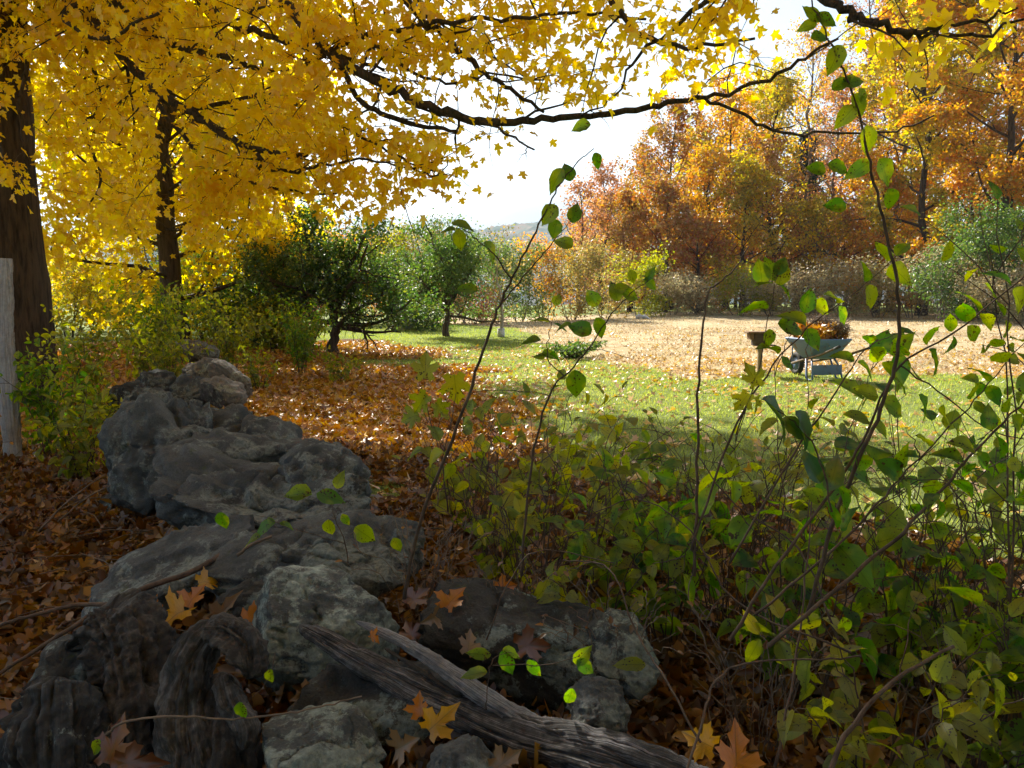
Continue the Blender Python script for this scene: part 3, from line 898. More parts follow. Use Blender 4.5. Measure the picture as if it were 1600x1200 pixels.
G_ORCH = 'thicket shrubs behind the apple trees'
for i, (px, Y, top, wp, mt, n, lb) in enumerate([
    (392, 30, 395, 130, 'apple_leaf', 4500, 'dark green shrub below the lower edge of the yellow maple crown'),
    (452, 34, 400, 120, 'red_leaf', 3500, 'reddish pink shrub glimpsed behind the left apple limbs'),
    (505, 36, 388, 110, 'shrub_lime', 3500, 'pale yellow-green shrub behind the spreading apple tree trunk'),
    (560, 37, 372, 110, 'orange_leaf', 3500, 'orange tinged shrub whose top shows above the dark apple tree'),
    (612, 36, 366, 100, 'yellow_green_leaf', 3500, 'yellow-green shrub behind the right edge of the dark apple tree'),
    (662, 38, 362, 110, 'shrub_lime', 3800, 'tall pale lime shrub between the two apple tree crowns'),
    (716, 38, 368, 100, 'apple_leaf_light', 3800, 'grey-green shrub behind the lighter apple tree'),
    (765, 39, 385, 100, 'apple_leaf_light', 3600, 'pale bushy shrub behind the slim sapling'),
    (812, 40, 385, 90, 'apple_leaf_light', 3300, 'greenish shrub right of the slim sapling'),
    (850, 41, 372, 90, 'orange_leaf', 3300, 'small orange shrub at the left foot of the autumn woods'),
    (892, 41, 385, 100, 'shrub_lime', 3800, 'yellow-green shrub at the foot of the mauve tree'),
    (945, 42, 398, 100, 'shrub_lime', 3600, 'bright lime shrub in front of the russet trees'),
    (1000, 43, 410, 90, 'yellow_green_leaf', 3200, 'yellow-green shrub before the round russet maple'),
    (735, 36, 462, 90, 'mauve_leaf', 1300, 'low reddish brown bush behind the lighter apple tree trunk'),
    (655, 31, 478, 100, 'apple_leaf', 2600, 'low dark bush beside the white stone at the lawn end'),
]):
    shrub('shrub', lb, px, Y, top, wp, M[mt], n, .13, 100 + i, G_ORCH)

# ---- the autumn woods on the right: px, Y, top py, width px, leaf material, leaves, size, trunk material, label
WOODS = [
    (905, 52, 290, 90, 'mauve_leaf', 2800, .2, 'thin mauve-brown tree at the left end of the woods'),
    (940, 56, 268, 110, 'mauve_leaf', 4200, .2, 'airy pinkish brown tree standing out against the sky'),
    (985, 50, 312, 110, 'rust_leaf', 6500, .2, 'low russet tree between the mauve tree and the tall dark red one'),
    (1050, 55, 178, 165, 'rust_leaf', 11000, .22, 'tall round dark russet maple with its crown against the sky'),
    (1040, 48, 300, 130, 'rust_leaf', 7500, .2, 'russet maple with glinting leaves in front of the tall round one'),
    (1100, 50, 250, 130, 'orange_leaf', 8000, .2, 'orange-brown maple just right of the round russet one'),
    (1135, 56, 140, 150, 'orange_leaf', 9000, .22, 'orange maple with a pointed top under the yellow overhanging limb'),
    (1165, 48, 270, 140, 'gold_leaf', 8500, .2, 'golden maple low in the middle of the woods'),
    (1205, 54, 110, 130, 'gold_leaf', 6500, .22, 'thin golden tree behind the middle of the woods'),
    (1250, 58, 50, 150, 'orange_leaf', 4200, .2, 'half bare orange tree with upright grey limbs'),
    (1300, 52, 130, 110, 'mauve_leaf', 2600, .18, 'nearly bare grey tree in the gap of the woods'),
    (1335, 57, -30, 150, 'mauve_leaf', 3200, .18, 'tall bare grey tree reaching past the top of the picture'),
    (1270, 49, 330, 120, 'gold_leaf', 4800, .2, 'low golden understorey tree beneath the bare grey trees'),
    (1395, 50, 30, 190, 'orange_leaf', 18000, .22, 'bright orange maple beside the tall bare tree'),
    (1440, 44, -120, 260, 'gold_leaf', 30000, .22, 'large golden orange maple, second from the right edge of the woods'),
    (1560, 40, -200, 330, 'orange_leaf', 44000, .21, 'largest orange maple filling the right edge of the woods'),
    (1500, 52, 120, 170, 'rust_leaf', 13000, .22, 'dark rust tree in shade between the two largest orange maples'),
    (1370, 47, 270, 130, 'orange_leaf', 6500, .2, 'short orange maple at the front of the woods'),
    (1590, 46, 60, 200, 'rust_leaf', 15000, .22, 'dark russet tree cut by the right edge of the picture'),
    (1690, 42, -150, 260, 'orange_leaf', 9000, .24, 'orange maple just outside the right edge of the picture'),
    (1080, 62, 230, 140, 'gold_leaf', 5500, .24, 'yellowish tree behind the round russet maple'),
    (1160, 64, 190, 170, 'orange_leaf', 6000, .24, 'back row orange tree in the middle of the woods'),
    (1420, 62, 60, 220, 'gold_leaf', 7000, .26, 'back row golden tree behind the large orange maples'),
    (1530, 60, 0, 220, 'gold_leaf', 7000, .26, 'back row golden tree near the right edge'),
    (985, 62, 320, 120, 'gold_leaf', 4500, .24, 'back row yellow tree behind the mauve ones'),
    (1010, 66, 260, 170, 'rust_leaf', 6500, .26, 'back row russet tree filling the gap left of the round russet maple'),
    (1120, 68, 205, 190, 'rust_leaf', 8000, .28, 'back row russet tree behind the orange maples'),
    (1215, 70, 150, 200, 'gold_leaf', 8000, .28, 'back row golden tree behind the half bare orange tree'),
    (1300, 72, 120, 180, 'rust_leaf', 6000, .28, 'back row russet tree glimpsed through the bare grey trees'),
    (1370, 68, 90, 200, 'orange_leaf', 8000, .28, 'back row orange tree left of the largest golden maple'),
    (1480, 68, 20, 240, 'rust_leaf', 9000, .3, 'back row russet tree behind the two largest maples'),
    (1195, 50, 235, 150, 'rust_leaf', 7500, .2, 'russet brown maple beside the golden one in the middle of the woods'),
    (1320, 50, 345, 130, 'rust_leaf', 5000, .2, 'short russet understorey tree right of the fir'),
    (1090, 47, 350, 120, 'rust_leaf', 5500, .2, 'short russet tree above the left end of the brush'),
    (1060, 63, 395, 150, 'rust_leaf', 5000, .24, 'dark russet undergrowth tree deep in the left part of the woods'),
    (1150, 64, 385, 150, 'rust_leaf', 5000, .24, 'russet undergrowth tree deep in the middle of the woods'),
    (1240, 65, 380, 150, 'gold_leaf', 5000, .24, 'golden undergrowth tree deep behind the fir'),
    (1340, 64, 370, 160, 'rust_leaf', 5500, .24, 'russet undergrowth tree deep behind the bare grey trees'),
    (1440, 63, 350, 160, 'rust_leaf', 5500, .24, 'russet undergrowth tree behind the large golden maple'),
    (1540, 60, 340, 170, 'gold_leaf', 5500, .24, 'golden undergrowth tree behind the tall green bush'),
    (940, 64, 330, 130, 'orange_leaf', 4500, .26, 'back row orange tree behind the mauve ones'),
]
for i, (px, Y, top, wp, mt, n, lf, lb) in enumerate(WOODS):
    wp *= 1.12
    b = atY(px, 456, Y); H = (456 - top) / F * Y + 1.5; z = hz(b.x, Y)
    bare = 'bare' in lb
    tree('maple_tree' if mt in ('orange_leaf', 'gold_leaf') and not bare else 'woodland_tree', lb, (b.x, Y, z), H - z, .13 + .012 * H * .5, wp / F * Y, M[mt], M['bark_grey'] if bare else M['bark_dark'], int(n * .9), lf * .9, 200 + i,
         lo=.1 if not bare else .3, group='autumn trees of the woods on the right', nb=26 if H > 9 else 18, spread=.23 if not bare else .22, sides=7, twigs=3 if not bare else 5)
b = atY(1255, 456, 60)
tree('fir_tree', 'dark green fir tree in the gap of the autumn woods', (b.x, 60, 0), 14, .2, 5, M['fir_leaf'], M['bark_dark'], 9000, .28, 260, lo=.1, shape='cone', nb=60, spread=.25, sides=6, depth=1, twigs=5)

G_EDGE = 'brush along the foot of the woods'
for i, (px, Y, top, wp, mt, n, lb) in enumerate([
    (1050, 44, 440, 70, 'brush_leaf', 2200, 'low tan brush at the left end of the woodland edge'),
    (1100, 43.5, 445, 90, 'brush_leaf', 2600, 'pale brush just behind the crooked bare stem'),
    (1155, 43, 440, 90, 'yellow_green_leaf', 2600, 'yellowish brush on the field edge above the wooden box'),
    (1210, 42.5, 442, 90, 'brush_leaf', 2600, 'tan brush on the field edge above the wheelbarrow'),
    (1265, 42, 438, 90, 'brush_leaf', 2600, 'greyish brush right of the brush above the wheelbarrow'),
    (1320, 41.5, 440, 90, 'brush_leaf', 2600, 'tan brush under the nearly bare grey trees'),
    (1375, 41, 436, 90, 'shrub_lime', 2600, 'faded green brush under the short orange maple'),
    (1430, 40, 432, 100, 'brush_leaf', 2800, 'brown brush below the large golden maple'),
    (1490, 38, 415, 110, 'brush_leaf', 3000, 'dull olive brush left of the tall green bush'),
    (1545, 37, 338, 150, 'apple_leaf_mid', 9000, 'tall green bush in front of the orange maples at the right edge'),
    (1610, 36, 350, 110, 'apple_leaf_mid', 6000, 'green bush cut by the right edge of the picture'),
    (1470, 36, 388, 90, 'apple_leaf_mid', 3600, 'small green bush left of the tall green one'),
    (1560, 35, 440, 100, 'brush_leaf', 2800, 'low tan brush before the tall green bush'),
    (1625, 34, 440, 90, 'brush_leaf', 2400, 'last tan brush on the field edge at the right'),
]):
    shrub('brush', lb, px, Y, top + (17 * math.sin(i * 2.3) if mt == 'brush_leaf' else 0), wp * 1.15, M[mt], n, .12, 300 + i, G_EDGE, cat='brush')

# ---- far left: sunlit shrubs behind the maples
G_LEFT = 'sunlit shrubs beyond the stone wall on the left'
for i, (px, Y, top, wp, mt, n, lb) in enumerate([
    (105, 27, 425, 150, 'gold_leaf', 6500, 'sunlit golden shrub right of the huge trunk'),
    (150, 32, 400, 120, 'gold_leaf', 4500, 'tall golden shrub left of the farther pale trunk'),
    (70, 34, 380, 140, 'yellow_green_leaf', 4500, 'green and yellow shrub partly behind the huge trunk'),
    (235, 26, 440, 110, 'yellow_green_leaf', 4000, 'yellow-green shrub between the pale trunk and the slender dark trunk'),
    (325, 24, 440, 120, 'yellow_green_leaf', 5000, 'yellow-green shrub just right of the slender dark trunk'),
    (385, 22, 470, 110, 'apple_leaf', 4500, 'dark green bush left of the spreading apple tree'),
    (425, 20.5, 490, 90, 'yellow_green_leaf', 3600, 'olive bush at the foot of the spreading apple tree'),
    (290, 34, 400, 130, 'apple_leaf', 4500, 'dark shrub behind the slender dark trunk'),
    (20, 30, 440, 120, 'gold_leaf', 3500, 'golden shrub beyond the weathered post'),
]):
    shrub('shrub', lb, px, Y, top, wp, M[mt], n, .11, 350 + i, G_LEFT, bark='bark_dark')

# ------------------------------------------------------------------ vector value noise
def _hash(i, j, k, seed):
    h = (i * 374761393 + j * 668265263 + k * 2147483647 + seed * 1274126177) & 0xffffffff
    h = ((h ^ (h >> 13)) * 1274126177) & 0xffffffff
    return ((h ^ (h >> 16)) & 0xffff) / 32767.5 - 1


def vnoise(P, seed=0):
    P = np.asarray(P, float); I = np.floor(P).astype(np.int64); f = P - I; f = f * f * f * (f * (f * 6 - 15) + 10)
    r = 0
    for a in (0, 1):
        for b in (0, 1):
            for c in (0, 1):
                wt = (f[..., 0] if a else 1 - f[..., 0]) * (f[..., 1] if b else 1 - f[..., 1]) * (f[..., 2] if c else 1 - f[..., 2])
                r = r + wt * _hash(I[..., 0] + a, I[..., 1] + b, I[..., 2] + c, seed)
    return r


def fbm(P, seed=0, oct=5, gain=.5, lac=2.1):
    r, a = 0, 1.
    P = np.asarray(P, float)
    for o in range(oct):
        r = r + a * vnoise(P + 17.3 * o, seed + o); P = P * lac; a *= gain
    return r


# ------------------------------------------------------------------ litter and grass
def place_on_ground(X, Y, lift, r):
    return np.stack([X, Y, height(X, Y) + lift], -1)


def litter(name, label, n, xr, yr, dens, mat, T, size, seed, lift=(.005, .05), tilt=.55, logy=False):
    r = np.random.default_rng(seed)
    X = r.uniform(*xr, n)
    Y = np.exp(r.uniform(math.log(yr[0]), math.log(yr[1]), n)) if logy else r.uniform(*yr, n)
    k = r.uniform(0, 1, n) < dens(X, Y)
    X, Y = X[k], Y[k]; m = len(X)
    P = place_on_ground(X, Y, r.uniform(*lift, m), r)
    D = rand_dirs(m, r, 0, .35); N = rand_dirs(m, r, 0, 1) * tilt + np.array((0, 0, 1.))
    v, l, c, u = leaves(T, P, D, N, r.uniform(.6, 1.25, m) * size, (-.3, 1.1), (-.6, 1.2), seed)
    o = build(name, v, l, c, mat, uv=u)
    return tag(o, label, 'fallen leaves', kind='stuff')


def d_near(x, y): return litter_density(x, y) * sstep(.15, .6, litter_density(x, y) + .0 * x)


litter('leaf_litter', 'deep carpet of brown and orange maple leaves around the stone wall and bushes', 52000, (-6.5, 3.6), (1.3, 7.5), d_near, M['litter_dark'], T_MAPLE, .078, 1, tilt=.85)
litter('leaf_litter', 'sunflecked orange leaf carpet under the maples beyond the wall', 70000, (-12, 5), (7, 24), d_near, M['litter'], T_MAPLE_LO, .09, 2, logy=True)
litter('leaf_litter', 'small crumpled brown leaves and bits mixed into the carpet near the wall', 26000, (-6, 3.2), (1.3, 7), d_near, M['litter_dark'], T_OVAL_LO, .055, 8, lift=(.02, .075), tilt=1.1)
rq = np.random.default_rng(88); tw_ = Tubes()
for k in range(700):
    x, y = rq.uniform(-4.5, 2.6), rq.uniform(1.5, 6.5)
    if rq.uniform() > float(d_near(np.array([x]), np.array([y]))[0]): continue
    a_ = rq.uniform(0, 6.28); l_ = rq.uniform(.08, .4); z_ = hz(x, y) + rq.uniform(.03, .08)
    tw_.add([(x, y, z_), (x + .5 * l_ * math.cos(a_), y + .5 * l_ * math.sin(a_), z_ + .015), (x + l_ * math.cos(a_ + .2), y + l_ * math.sin(a_ + .2), z_ + rq.uniform(-.02, .05))], [.0035, .003, .0015], 4, cap=False)
tag(tw_.build('twig_litter', M['twig_pale']), 'fine dead twigs scattered through the leaf carpet', 'twigs', kind='stuff')


def d_lawn(x, y): return (1 - litter_density(x, y)) * (1 - field_mask(x, y)) * (.35 + .65 * (vnoise(np.stack([x * .8, y * .8, x * 0], -1), 5) > .05)) * (.45 + .55 * sstep(5, 0, x - .1 * y))
litter('fallen_leaves', 'pale and yellow leaves scattered thinly over the lawn', 15000, (-3, 14), (2.2, 22), d_lawn, M['litter_lawn'], T_MAPLE_LO, .085, 3, lift=(.012, .04), tilt=.3)
def d_field(x, y): return field_mask(x, y) * (.25 + .75 * (vnoise(np.stack([x * .7, y * .7, x * 0], -1), 13) > -.15)) * (.08 + .85 * sstep(20, 14, y + 2.2 * vnoise(np.stack([x * .6, y * .6, x * 0], -1), 9)))
litter('fallen_leaves', 'golden leaves drifted along the near edge of the dried garden plot', 46000, (-1, 20), (13, 30), d_field, M['litter_lawn'], T_MAPLE_LO, .08, 4, lift=(.0, .05), tilt=.6)


def grass(name, label, n, xr, yr, dens, mat, h, wd, seed, lean=.5, cat='grass'):
    r = np.random.default_rng(seed)
    Y = r.uniform(*yr, n)
    X = np.clip(r.uniform(-1, 1, n) * (.72 * Y + .4), *xr)
    k = (r.uniform(0, 1, n) < dens(X, Y)) & (X > xr[0]) & (X < xr[1])
    X, Y = X[k], Y[k]; m = len(X)
    B = place_on_ground(X, Y, -.004, r)
    a = r.uniform(0, 2 * np.pi, m); H = h * r.uniform(.4, 1.3, m); W = wd * r.uniform(.6, 1.3, m) * np.clip(Y / 8, .6, 2.2)
    s = np.stack([np.cos(a), np.sin(a), 0 * a], -1)
    tip = B + np.stack([r.normal(0, lean, m), r.normal(0, lean, m), np.ones(m)], -1) * H[:, None]
    V = np.stack([B - s * W[:, None] / 2, B + s * W[:, None] / 2, tip], 1).reshape(-1, 3)
    o = build(name, V, np.arange(3 * m), np.full(m, 3), mat)
    return tag(o, label, cat, kind='stuff')


def d_grass(x, y): return (1 - .93 * sstep(.2, .75, litter_density(x, y))) * (1 - sstep(.3, .8, field_mask(x, y)))
grass('lawn_grass', 'short mown lawn grass, sunlit beyond the shade of the maple', 330000, (-8, 22), (2, 36), d_grass, M['grass'], .045, .010, 5)
def d_dry(x, y): return field_mask(x, y) * (.12 + .88 * (vnoise(np.stack([x * .5, y * .5, x * 0], -1), 3) > -.1))
grass('dry_grass', 'bleached dry stubble on the garden plot', 60000, (-6, 32), (14, 48), d_dry, M['dry_grass'], .07, .025, 6, .8)
def d_left(x, y): return sstep(-1.0, -2.2, x - np.interp(y, [p[1] for p in WALL], [p[0] for p in WALL])) * .9
grass('rough_grass', 'long unmown grass and weeds left of the stone wall', 9000, (-9, 0), (3.6, 14), d_left, M['rough_grass'], .24, .010, 7, .45)

# ------------------------------------------------------------------ rocks
import bmesh
_ICO = {}


def ico(sub):
    if sub not in _ICO:
        bm = bmesh.new(); bmesh.ops.create_icosphere(bm, subdivisions=sub, radius=1)
        _ICO[sub] = (np.array([v.co[:] for v in bm.verts]), np.array([[v.index for v in f.verts] for f in bm.faces])); bm.free()
    return _ICO[sub]


def rock(label, c, dims, rot=(0, 0, 0), seed=0, mat='rock', cuts=11, sub=6, e=2.6, fold=0., rough=.05, name='rock', grp='stones of the tumbled wall', groove=0., gdir=(0, 0, 1), keep=.55, strata=.55):
    r = np.random.default_rng(seed)
    n, f = ico(sub)
    s = n * (np.abs(n) ** e).sum(1)[:, None] ** (-1 / e)
    for k in range(cuts):
        d = r.normal(0, 1, 3); d /= np.linalg.norm(d); off = r.uniform(keep, .88)
        t = np.clip(s @ d - off, 0, None); s = s - t[:, None] * d * .93
    s = s * (np.array(dims) / 2)
    size = float(np.mean(dims))
    sh = seed * 3.7
    q = s / size * 2.2 + sh
    if fold:
        wv = fbm(q * .55 + 9, seed + 40, 3)
        s = s - n * (np.clip(1 - np.abs(wv) * 4.5, 0, 1) ** 1.5 * fold * size)[:, None]
    if groove:
        gd = np.array(gdir, float)
        x = (s @ gd) / size * 9 + 1.4 * fbm(q * .5, seed + 60, 3)
        s = s - n * (np.clip(np.sin(x * 2) - .35, 0, 1) * groove * size)[:, None]
    s = s + n * (fbm(q * 1.2, seed, 6, .6) * rough * size * 1.15)[:, None]
    cr = np.clip(1 - np.abs(fbm(q * np.array((.8, .8, 1.7)) + 31, seed + 70, 4)) * 13, 0, 1)
    s = s - n * (cr * .05 * size)[:, None]
    if strata:
        sd_ = np.array((.18 * math.sin(seed), .25 * math.cos(seed * 1.7), 1.)); sd_ /= np.linalg.norm(sd_)
        hh = .105 * size; tt = s @ sd_ + .35 * hh * fbm(q * .9 + 5, seed + 33, 3)
        fr = tt / hh - np.floor(tt / hh); fr2 = np.clip((fr - .5) * 2.6 + .5, 0, 1)
        s = s + sd_ * ((fr2 - fr) * hh * strata)[:, None]
        wide = np.clip(1 - np.abs(fr - .5) * 6, 0, 1) * (fbm(q * .7, seed + 44, 2) > -.1)
        s = s - n * (wide * .016 * size)[:, None]
    s = s + n * (np.abs(fbm(s / .11, seed + 90, 3)) * .010)[:, None]
    s = s + n * (fbm(s / .03, seed + 5, 3, .6) * .0035)[:, None]
    E_ = Matrix.Rotation(R(rot[2]), 3, 'Z') @ Matrix.Rotation(R(rot[1]), 3, 'Y') @ Matrix.Rotation(R(rot[0]), 3, 'X')
    s = s @ np.array(E_).T
    o = build(name, s, f.ravel(), np.full(len(f), 3), M[mat], smooth=True, world=False)
    o.location = c
    return tag(o, label, 'rock', grp)


rock('biggest boulder of the wall, rounded, dark grey and deeply folded', at(300, 722, 5.0), (1.0, .95, .92), (0, 10, 10), 3, 'rock', 12, 6, 2.2, .15, .06, strata=.25, keep=.66)
rock('dark boulder behind the right shoulder of the biggest folded boulder', at(418, 718, 5.05), (.46, .6, .5), (0, 0, 30), 5, 'rock', 6, 5, 2.4, .03)
rock('broad blue-grey slab boulder in front of the biggest folded one', at(398, 790, 4.1), (1.16, .8, .60), (0, 7, -6), 8, 'rock_blue', 16, 6, 4.2, .06, .06, groove=.02, gdir=(.1,.2,1), keep=.6)
rock('rounded rock at the right end of the broad blue-grey slab', at(500, 772, 4.25), (.5, .5, .5), (0, 24, 12), 9, 'rock_blue', 6, 5, 2.5, .03)
rock('smooth pale stone ledge wedged between the biggest boulder and the blue-grey slab', at(385, 722, 4.6), (.80, .5, .34), (0, 3, 5), 12, 'rock', 5, 5, 2.4, .02)
rock('long sloping slab whose left tip runs down into the leaves', at(298, 888, 3.35), (.82, .46, .28), (6, -26, 8), 14, 'rock_blue', 7, 6, 3., .01, .035)
rock('flat slab with a shadowed lip, right under the green seedlings', at(500, 868, 3.2), (.92, .55, .20), (10, -6, -4), 17, 'rock', 7, 6, 3.2, .015, .04)
rock('pointed grey slab leaning behind the right end of the flat slab', at(618, 852, 3.3), (.22, .3, .24), (0, 14, 20), 19, 'rock', 8, 5, 3.)
rock('squared block crusted with pale green lichen', at(512, 1005, 2.5), (.42, .38, .38), (12, 12, 26), 22, 'rock_lichen', 7, 6, 7., .0, .022, keep=.82, strata=.15)
rock('long dark flat-topped rock with a pointed lichened right end', at(842, 1003, 2.75), (.80, .44, .28), (14, 9, -8), 25, 'rock_dark', 8, 6, 4.6, .02, .035, keep=.72, strata=.35)
rock('angular lichened stone end resting against the long flat-topped rock', at(975, 1023, 2.62), (.26, .3, .2), (10, 30, 14), 26, 'rock_lichen', 8, 5, 3.2, .0, .035)
rock('rounded lichen-spotted stone at the bottom edge below the block', at(488, 1190, 1.95), (.33, .34, .26), (0, 6, 30), 28, 'rock_lichen', 7, 6, 2.3, .0, .025, strata=.1)
rock('small plain grey stone poking up at the bottom edge beside the orange leaf', at(728, 1200, 1.85), (.19, .2, .16), (0, 10, 10), 31, 'rock', 6, 5, 2.4)
rock('small grey stone half under the right part of the split log', at(935, 1105, 2.2), (.19, .2, .12), (0, 8, 30), 33, 'rock', 7, 5, 2.8)
rock('small stone in the leaves left of the biggest boulder', at(175, 795, 5.2), (.3, .3, .18), (0, -20, 10), 35, 'rock_dark', 6, 5)
rock('dark round stone among the leaves just below the flat slab', at(398, 942, 2.85), (.24, .2, .15), (0, 0, 0), 37, 'rock_dark', 5, 5, 2.4)
rock('dark stone buried under the split log and the lichened block', at(560, 1120, 2.25), (.55, .4, .3), (0, 0, 10), 39, 'rock_dark', 6, 5, 2.6)
rock('dark stone between the burl and the bottom left stump', at(150, 1075, 2.4), (.3, .3, .3), (0, 0, 10), 41, 'rock_dark', 6, 5, 2.6)
G2 = 'stones of the far stretch of the wall'
for i, (px, py, d, dm, rt, mt, lb) in enumerate([
    (235, 628, 7.6, (.50, .4, .30), (0, 0, 10), 'rock', 'dark rounded stone nearest the bushes just past the biggest boulder'),
    (296, 614, 8.4, (.46, .4, .38), (0, -18, 20), 'rock', 'tilted upright stone in the far stretch of the wall'),
    (345, 612, 8.2, (.5, .4, .34), (0, 20, 0), 'rock_warm', 'small warm grey stone touching the long pale one'),
    (368, 596, 9.2, (.72, .42, .26), (0, 38, 0), 'rock_warm', 'long pale stone sliding down to the sunlit leaves'),
    (322, 582, 10.2, (.66, .5, .34), (0, 12, 0), 'rock_warm', 'topmost stone of the far wall catching the sun'),
    (240, 596, 10., (.5, .4, .30), (0, 0, 0), 'rock', 'shaded stone half hidden by yellow-green leaves'),
    (312, 556, 12.5, (.8, .5, .40), (0, 20, 0), 'rock_warm', 'farthest visible stone below the slender maple'),
    (205, 625, 8.0, (.45, .4, .35), (0, 0, 0), 'rock_dark', 'small dark stone at the left of the far stretch'),
]):
    rock(lb, at(px, py, d), dm, rt, 60 + i, mt, 7, 5, 2.6, .03, .05, grp=G2)
rock('bright white stone on the lawn at the foot of the apple trees', gnd(628, 516) + Vector((0, 0, .16)), (1.4, .8, .6), (0, -14, 0), 80, 'rock_white', 8, 4, grp='white stones across the lawn')
rock('larger white stone at the back of the dried plot', gnd(1006, 502) + Vector((0, 0, .15)), (.9, .6, .42), (0, 10, 0), 81, 'rock_white', 8, 4, grp='white stones across the lawn')
rock('faint white stone farther right at the back of the dried plot', gnd(1076, 497) + Vector((0, 0, .1)), (.8, .6, .35), (0, 0, 0), 82, 'rock_white', 8, 4, grp='white stones across the lawn')


# ------------------------------------------------------------------ old wood
def wood_mat(name, dark, mid, pale, lich=None, streak=(30, 4, 1), mixs=(.65, .4), bump=.8):
    m, nt, out = newmat(name)
    uv = nt.nodes.new('ShaderNodeUVMap')
    tc = nt.nodes.new('ShaderNodeTexCoord')
    mp = nt.nodes.new('ShaderNodeMapping'); mp.inputs['Scale'].default_value = streak
    nt.links.new(uv.outputs[0], mp.inputs[0])
    n1 = noise_n(nt, mp.outputs[0], 1.6, 8, .7)
    n2 = noise_n(nt, tc.outputs['Object'], 6, 5, .6)
    n3 = noise_n(nt, tc.outputs['Object'], 45, 6, .7)
    f = math_n(nt, 'ADD', math_n(nt, 'MULTIPLY', n1, mixs[0]), math_n(nt, 'MULTIPLY', math_n(nt, 'ADD', math_n(nt, 'MULTIPLY', n2, .5), math_n(nt, 'MULTIPLY', n3, .5)), mixs[1]))
    hh = math_n(nt, 'ADD', math_n(nt, 'MULTIPLY', n1, mixs[0]), math_n(nt, 'MULTIPLY', n3, mixs[1]))
    c = ramp(nt, [(.4, dark), (.53, mid), (.66, pale)], f).outputs[0]
    if lich:
        lm = ramp(nt, [(.58, (0, 0, 0)), (.63, (.9, .9, .9))], noise_n(nt, tc.outputs['Object'], 11, 7, .75)).outputs[0]
        c = mixc(nt, lm, c, lich)
    p = nt.nodes.new('ShaderNodeBsdfPrincipled'); p.inputs['Roughness'].default_value = .7; p.inputs['Specular IOR Level'].default_value = .35
    nt.links.new(c, p.inputs['Base Color'])
    b = nt.nodes.new('ShaderNodeBump'); b.inputs['Strength'].default_value = bump; b.inputs['Distance'].default_value = .01
    nt.links.new(hh, b.inputs['Height']); nt.links.new(b.outputs[0], p.inputs['Normal'])
    nt.links.new(p.outputs[0], out.inputs[0])
    return m


M['wood_grey'] = wood_mat('wood_grey', (.012, .011, .011), (.055, .051, .05), (.34, .335, .35), streak=(20, 2.2, 1))
M['wood_pale'] = wood_mat('wood_pale', (.04, .038, .038), (.17, .17, .175), (.42, .42, .44), streak=(16, 2.2, 1))
M['wood_root'] = wood_mat('wood_root', (.014, .012, .010), (.052, .046, .04), (.17, .16, .15), streak=(9, 2.5, 1), mixs=(.45, .6), bump=1.)
M['wood_burl'] = wood_mat('wood_burl', (.012, .010, .008), (.036, .03, .025), (.12, .10, .085), streak=(7, 5, 1), mixs=(.25, .8), bump=1.)
M['wood_stump'] = wood_mat('wood_stump', (.01, .01, .01), (.03, .031, .032), (.085, .088, .09), (.24, .29, .27), streak=(9, 1.6, 1), mixs=(.5, .55), bump=1.)
M['wood_post'] = wood_mat('wood_post', (.16, .15, .14), (.36, .36, .37), (.58, .58, .59), streak=(14, 1.2, 1))


def old_wood(name, ctrl, radii, mat, parent=None, sides=72, n=26, groove=.16, knob=.12, flat=1., seed=0, gf=3.2, origin=None, cap=.5, gnarl=1.):
    """grooved, knotted timber following ctrl points; ends are rounded off"""
    r = np.random.default_rng(seed)
    P = subdivide(ctrl, n, 0, r); m = len(P)
    rad = np.interp(np.linspace(0, len(radii) - 1, m), np.arange(len(radii)), radii)
    T = np.gradient(P, axis=0); T /= np.linalg.norm(T, axis=1)[:, None]
    s = np.concatenate([[0], np.cumsum(np.linalg.norm(np.diff(P, axis=0), axis=1))])
    a = np.arange(sides) * 2 * np.pi / sides
    up = np.array((0, 0, 1.)) if abs(T[0][2]) < .9 else np.array((0, 1., 0))
    u = np.cross(up, T[0]); u /= np.linalg.norm(u)
    V, UV = [], []
    e = cap * rad.mean() * 1.2
    for i in range(m):
        u = u - T[i] * (u @ T[i]); u /= np.linalg.norm(u); v = np.cross(T[i], u)
        q = np.stack([np.cos(a) * gf, np.sin(a) * gf, np.full(sides, s[i] * 3.)], -1)
        g = fbm(q, seed, 4, .55) ; k = fbm(np.stack([np.cos(a) * 1.1, np.sin(a) * 1.1, np.full(sides, s[i] * 5)], -1), seed + 9, 3)
        gr = -np.clip(.35 - np.abs(g), 0, 1) * 2.0
        ed = min(s[i], s[-1] - s[i]); sh = math.sqrt(max(.02, 1 - (1 - min(1, ed / max(e, 1e-4))) ** 2)) if cap else 1
        ra = rad[i] * sh * (1 + groove * gr + knob * k)
        q_ = P[i] + (np.cos(a) * ra)[:, None] * u + (np.sin(a) * ra * flat)[:, None] * v
        q_ = q_ + (q_ - P[i]) / (ra[:, None] + 1e-6) * (fbm(q_ / .055, seed + 21, 3) * .11 * rad[i] * gnarl + fbm(q_ / .016, seed + 23, 3) * .0022 * gnarl)[:, None]
        V.append(q_)
        UV.append(np.stack([np.abs(a / np.pi - 1) * 2, np.full(sides, s[i])], -1))
    V = np.concatenate(V); UV = np.concatenate(UV)
    i, j = np.meshgrid(np.arange(m - 1), np.arange(sides), indexing='ij'); j2 = (j + 1) % sides
    L = np.stack([i * sides + j, i * sides + j2, (i + 1) * sides + j2, (i + 1) * sides + j], -1).ravel()
    C = np.full((m - 1) * sides, 4)
    L = np.concatenate([L, np.arange(sides)[::-1], (m - 1) * sides + np.arange(sides)]); C = np.concatenate([C, [sides, sides]])
    return build(name, V, L, C, mat, parent, uv=UV, smooth=True, loc=origin)


